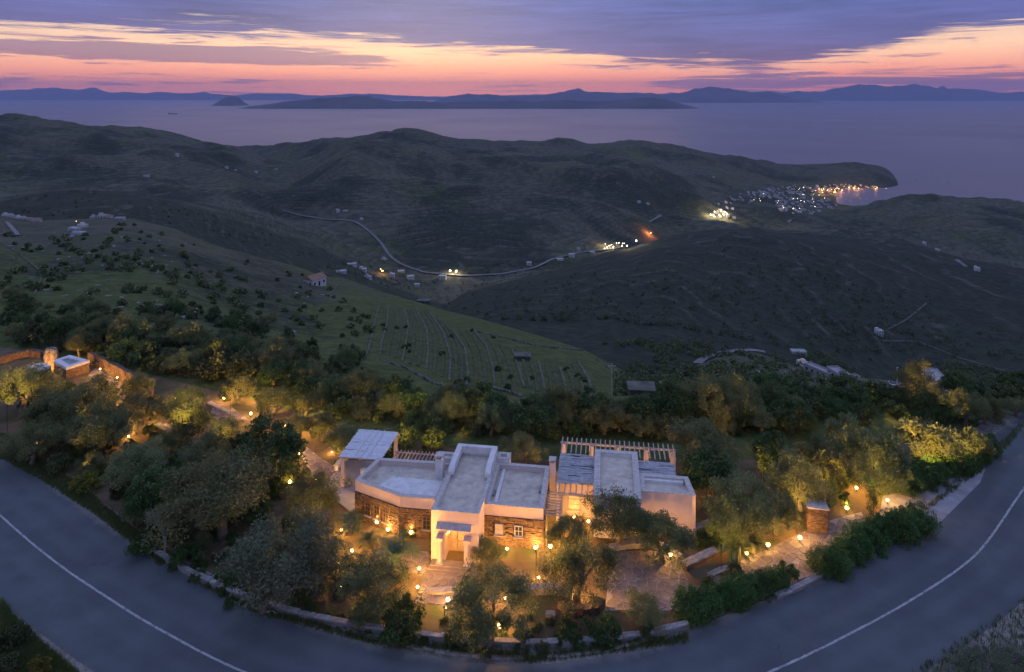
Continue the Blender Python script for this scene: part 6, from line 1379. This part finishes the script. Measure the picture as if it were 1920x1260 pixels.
for n, (poly, cnt, r_, mt, wt, lab, grp) in enumerate([
 ([(1535, 356), (1600, 354), (1640, 352), (1672, 355), (1672, 361), (1600, 362), (1540, 365)], 34, 1.05, bulbo, 20000, 'orange street lamp along the harbour waterfront', 'waterfront lamps'),
 ([(1440, 355), (1530, 352), (1560, 385), (1500, 400), (1400, 380)], 30, 0.6, bulbw, 0, 'small white street lamp among the town houses', 'town lamps'),
 ([(1328, 402), (1366, 398), (1366, 409), (1330, 411)], 10, 1.3, bulbw, 40000, 'floodlight of the bright yard left of the town', 'yard floodlights'),
 ([(1130, 462), (1182, 459), (1180, 468), (1132, 471)], 16, 0.62, bulbw, 3200, 'warm lamp over the lit lot on the valley road', 'lit lot lamps'),
 ([(815, 513), (860, 512), (858, 517), (818, 518)], 6, 0.75, bulbw, 6000, 'white forecourt lamp on the valley floor', 'forecourt lamps'),
 ([(708, 510), (724, 510), (724, 518), (708, 518)], 3, 0.5, bulbo, 4000, 'orange lamp in the valley hamlet', 'valley hamlet lamps')]):
    xs = [p[0] for p in poly]; ys = [p[1] for p in poly]; k = 0; t = 0
    while k < cnt and t < 900:
        t += 1; a, b = lr.uniform(min(xs), max(xs)), lr.uniform(min(ys), max(ys))
        if inside((a, b), poly) and (hit(a, b, 500, 3300, True) is not None):
            street_lamp(a, b, 6.0 if n < 3 else 5.0, r_ * lr.uniform(0.6, 1.1), mt, lab, grp, 600, wt if k % 3 == 0 else 0, (1.0, 0.45, 0.14) if mt is bulbo else (1.0, 0.74, 0.42)); k += 1
street_lamp(1193, 462, 8, 1.0, bulbw, 'single bright white lamp at the right end of the lit lot', 'lit lot lamps', 700, 8000, (1, 0.85, 0.65)); street_lamp(1220, 441, 5, 0.8, bulbo, 'red-orange lamp glowing behind the dark ridge', 'ridge lamp', 700, 30000, (1.0, 0.25, 0.08))
VH = ['pale house at the left end of the valley hamlet', 'pale house low on the valley floor behind the farmhouse', 'pale house just left of the orange valley lamp', 'pale house just below the orange valley lamp', 'pale house in the middle of the dark valley trees', 'greenhouse-pale low house nearest the green spur crest', 'pale house above the orange valley lamp', 'pale house beside the road left of the forecourt', 'pale house just below the lit forecourt', 'pale building at the left end of the road embankment', 'pale building in the middle of the road embankment', 'pale building just left of the lit lot']
for (a, b), lab in zip([(660, 498), (640, 512), (690, 522), (735, 520), (770, 524), (782, 538), (680, 508), (752, 510), (830, 524), (1050, 488), (1072, 482), (1110, 474)], VH): house(a, b, lab, None, None, 0.8, 480)
street_lamp(143, 428, 3.5, 0.12, bulbo, 'small lamp in the pale yard on the left hill crest', 'hill lamps', 250)
# ships
def boat(px, py, L, label, cargo=False, rz=0.0):
    Y = F * (CAMZ - SEA) / (py - Y0); o = tag(empty('cargo_ship' if cargo else 'motor_boat', ((px - 960) / F * Y, Y, SEA), rz), label, 'ship' if cargo else 'boat'); b = L * 0.075; h = L * 0.055
    m = MB(); secs = [(-0.5, 0.8, 1.0), (-0.42, 1.0, 1.0), (0.3, 1.0, 1.0), (0.43, 0.6, 1.12), (0.5, 0.06, 1.3)]; v = []
    for x, w_, k in secs: v += [(x * L, -b * w_, h * k), (x * L, b * w_, h * k), (x * L, b * w_ * 0.6, -1), (x * L, -b * w_ * 0.6, -1)]
    f = [(i * 4 + j, i * 4 + (j + 1) % 4, i * 4 + 4 + (j + 1) % 4, i * 4 + 4 + j) for i in range(4) for j in range(4)] + [(0, 1, 2, 3), (16, 17, 18, 19)]
    m.add(v, f); hull = material('ship hull', (0.05, 0.05, 0.07), rough=0.5) if cargo else white; m.build('hull', hull, o)
    MB().box(-0.47 * L, -b * 0.7, h + 0.01, -0.36 * L if cargo else 0.05 * L, b * 0.7, h * 2.6).build('deckhouse', housew, o); MB().tube([(-0.40 * L if cargo else 0, 0, h * 2.6), (-0.40 * L if cargo else 0, 0, h * 4.0)], L * 0.008, 6).build('mast', darkmetal, o)
    if cargo:
        for k in range(4): MB().box((-0.28 + k * 0.15) * L, -b * 0.7, h + 0.01, (-0.17 + k * 0.15) * L, b * 0.7, h * 1.35).build('hatch', hull, o)
    return o
boat(325, 214, 190, 'dark cargo ship far out on the sea at left', True, R(-4)); boat(1714, 338, 20, 'small motor boat trailing a wake outside the harbour, left one', False, R(172)); boat(1775, 342, 26, 'small motor boat with a light outside the harbour, right one', False, R(172))
for k, (px, py) in enumerate([(1600, 372), (1615, 368), (1585, 374), (1625, 374), (1608, 377)]): tag(boat(px, py, 12, 'moored white boat in the harbour basin', False, R(40 * k)), group='moored harbour boats')
# utility pole on the far side of the spur
up = hit(1147, 745, 90, 260); po = tag(empty('utility_pole', up), 'thin utility pole right of the green spur near the stone hut', 'pole'); MB().tube([(0, 0, -0.5), (0, 0, 4.6)], [0.09, 0.07], 8).build('pole', woodm, po); MB().box(-0.5, -0.04, 4.2, 0.5, 0.04, 4.28).build('crossarm', woodm, po)
up = hit(1682, 730, 200, 480); po = tag(empty('lamp_mast', up), 'tall pale mast in the parking yard below the right hill', 'pole'); MB().tube([(0, 0, -0.5), (0, 0, 10)], [0.16, 0.1], 8).build('pole', white, po); MB().box(-0.1, -0.9, 9.9, 0.1, 0.1, 10.05).build('arm', white, po)
# ------------------------------------------------------------------ the evening air
def build_haze():
    mb = MB(); mb.box(-76000, -3000, -405, 76000, 70000, 1350)
    m = bpy.data.materials.new('evening haze'); m.use_nodes = True; t = m.node_tree; t.nodes.clear()
    pv = t.nodes.new('ShaderNodeVolumePrincipled'); pv.inputs['Color'].default_value = (0.50, 0.60, 0.96, 1); pv.inputs['Density'].default_value = 2.3e-5
    pv.inputs['Anisotropy'].default_value = 0.0
    o = t.nodes.new('ShaderNodeOutputMaterial'); t.links.new(pv.outputs[0], o.inputs['Volume'])
    tag(mb.build('haze', m), 'thin blue evening haze over sea and hills', 'haze', kind='stuff')
build_haze()
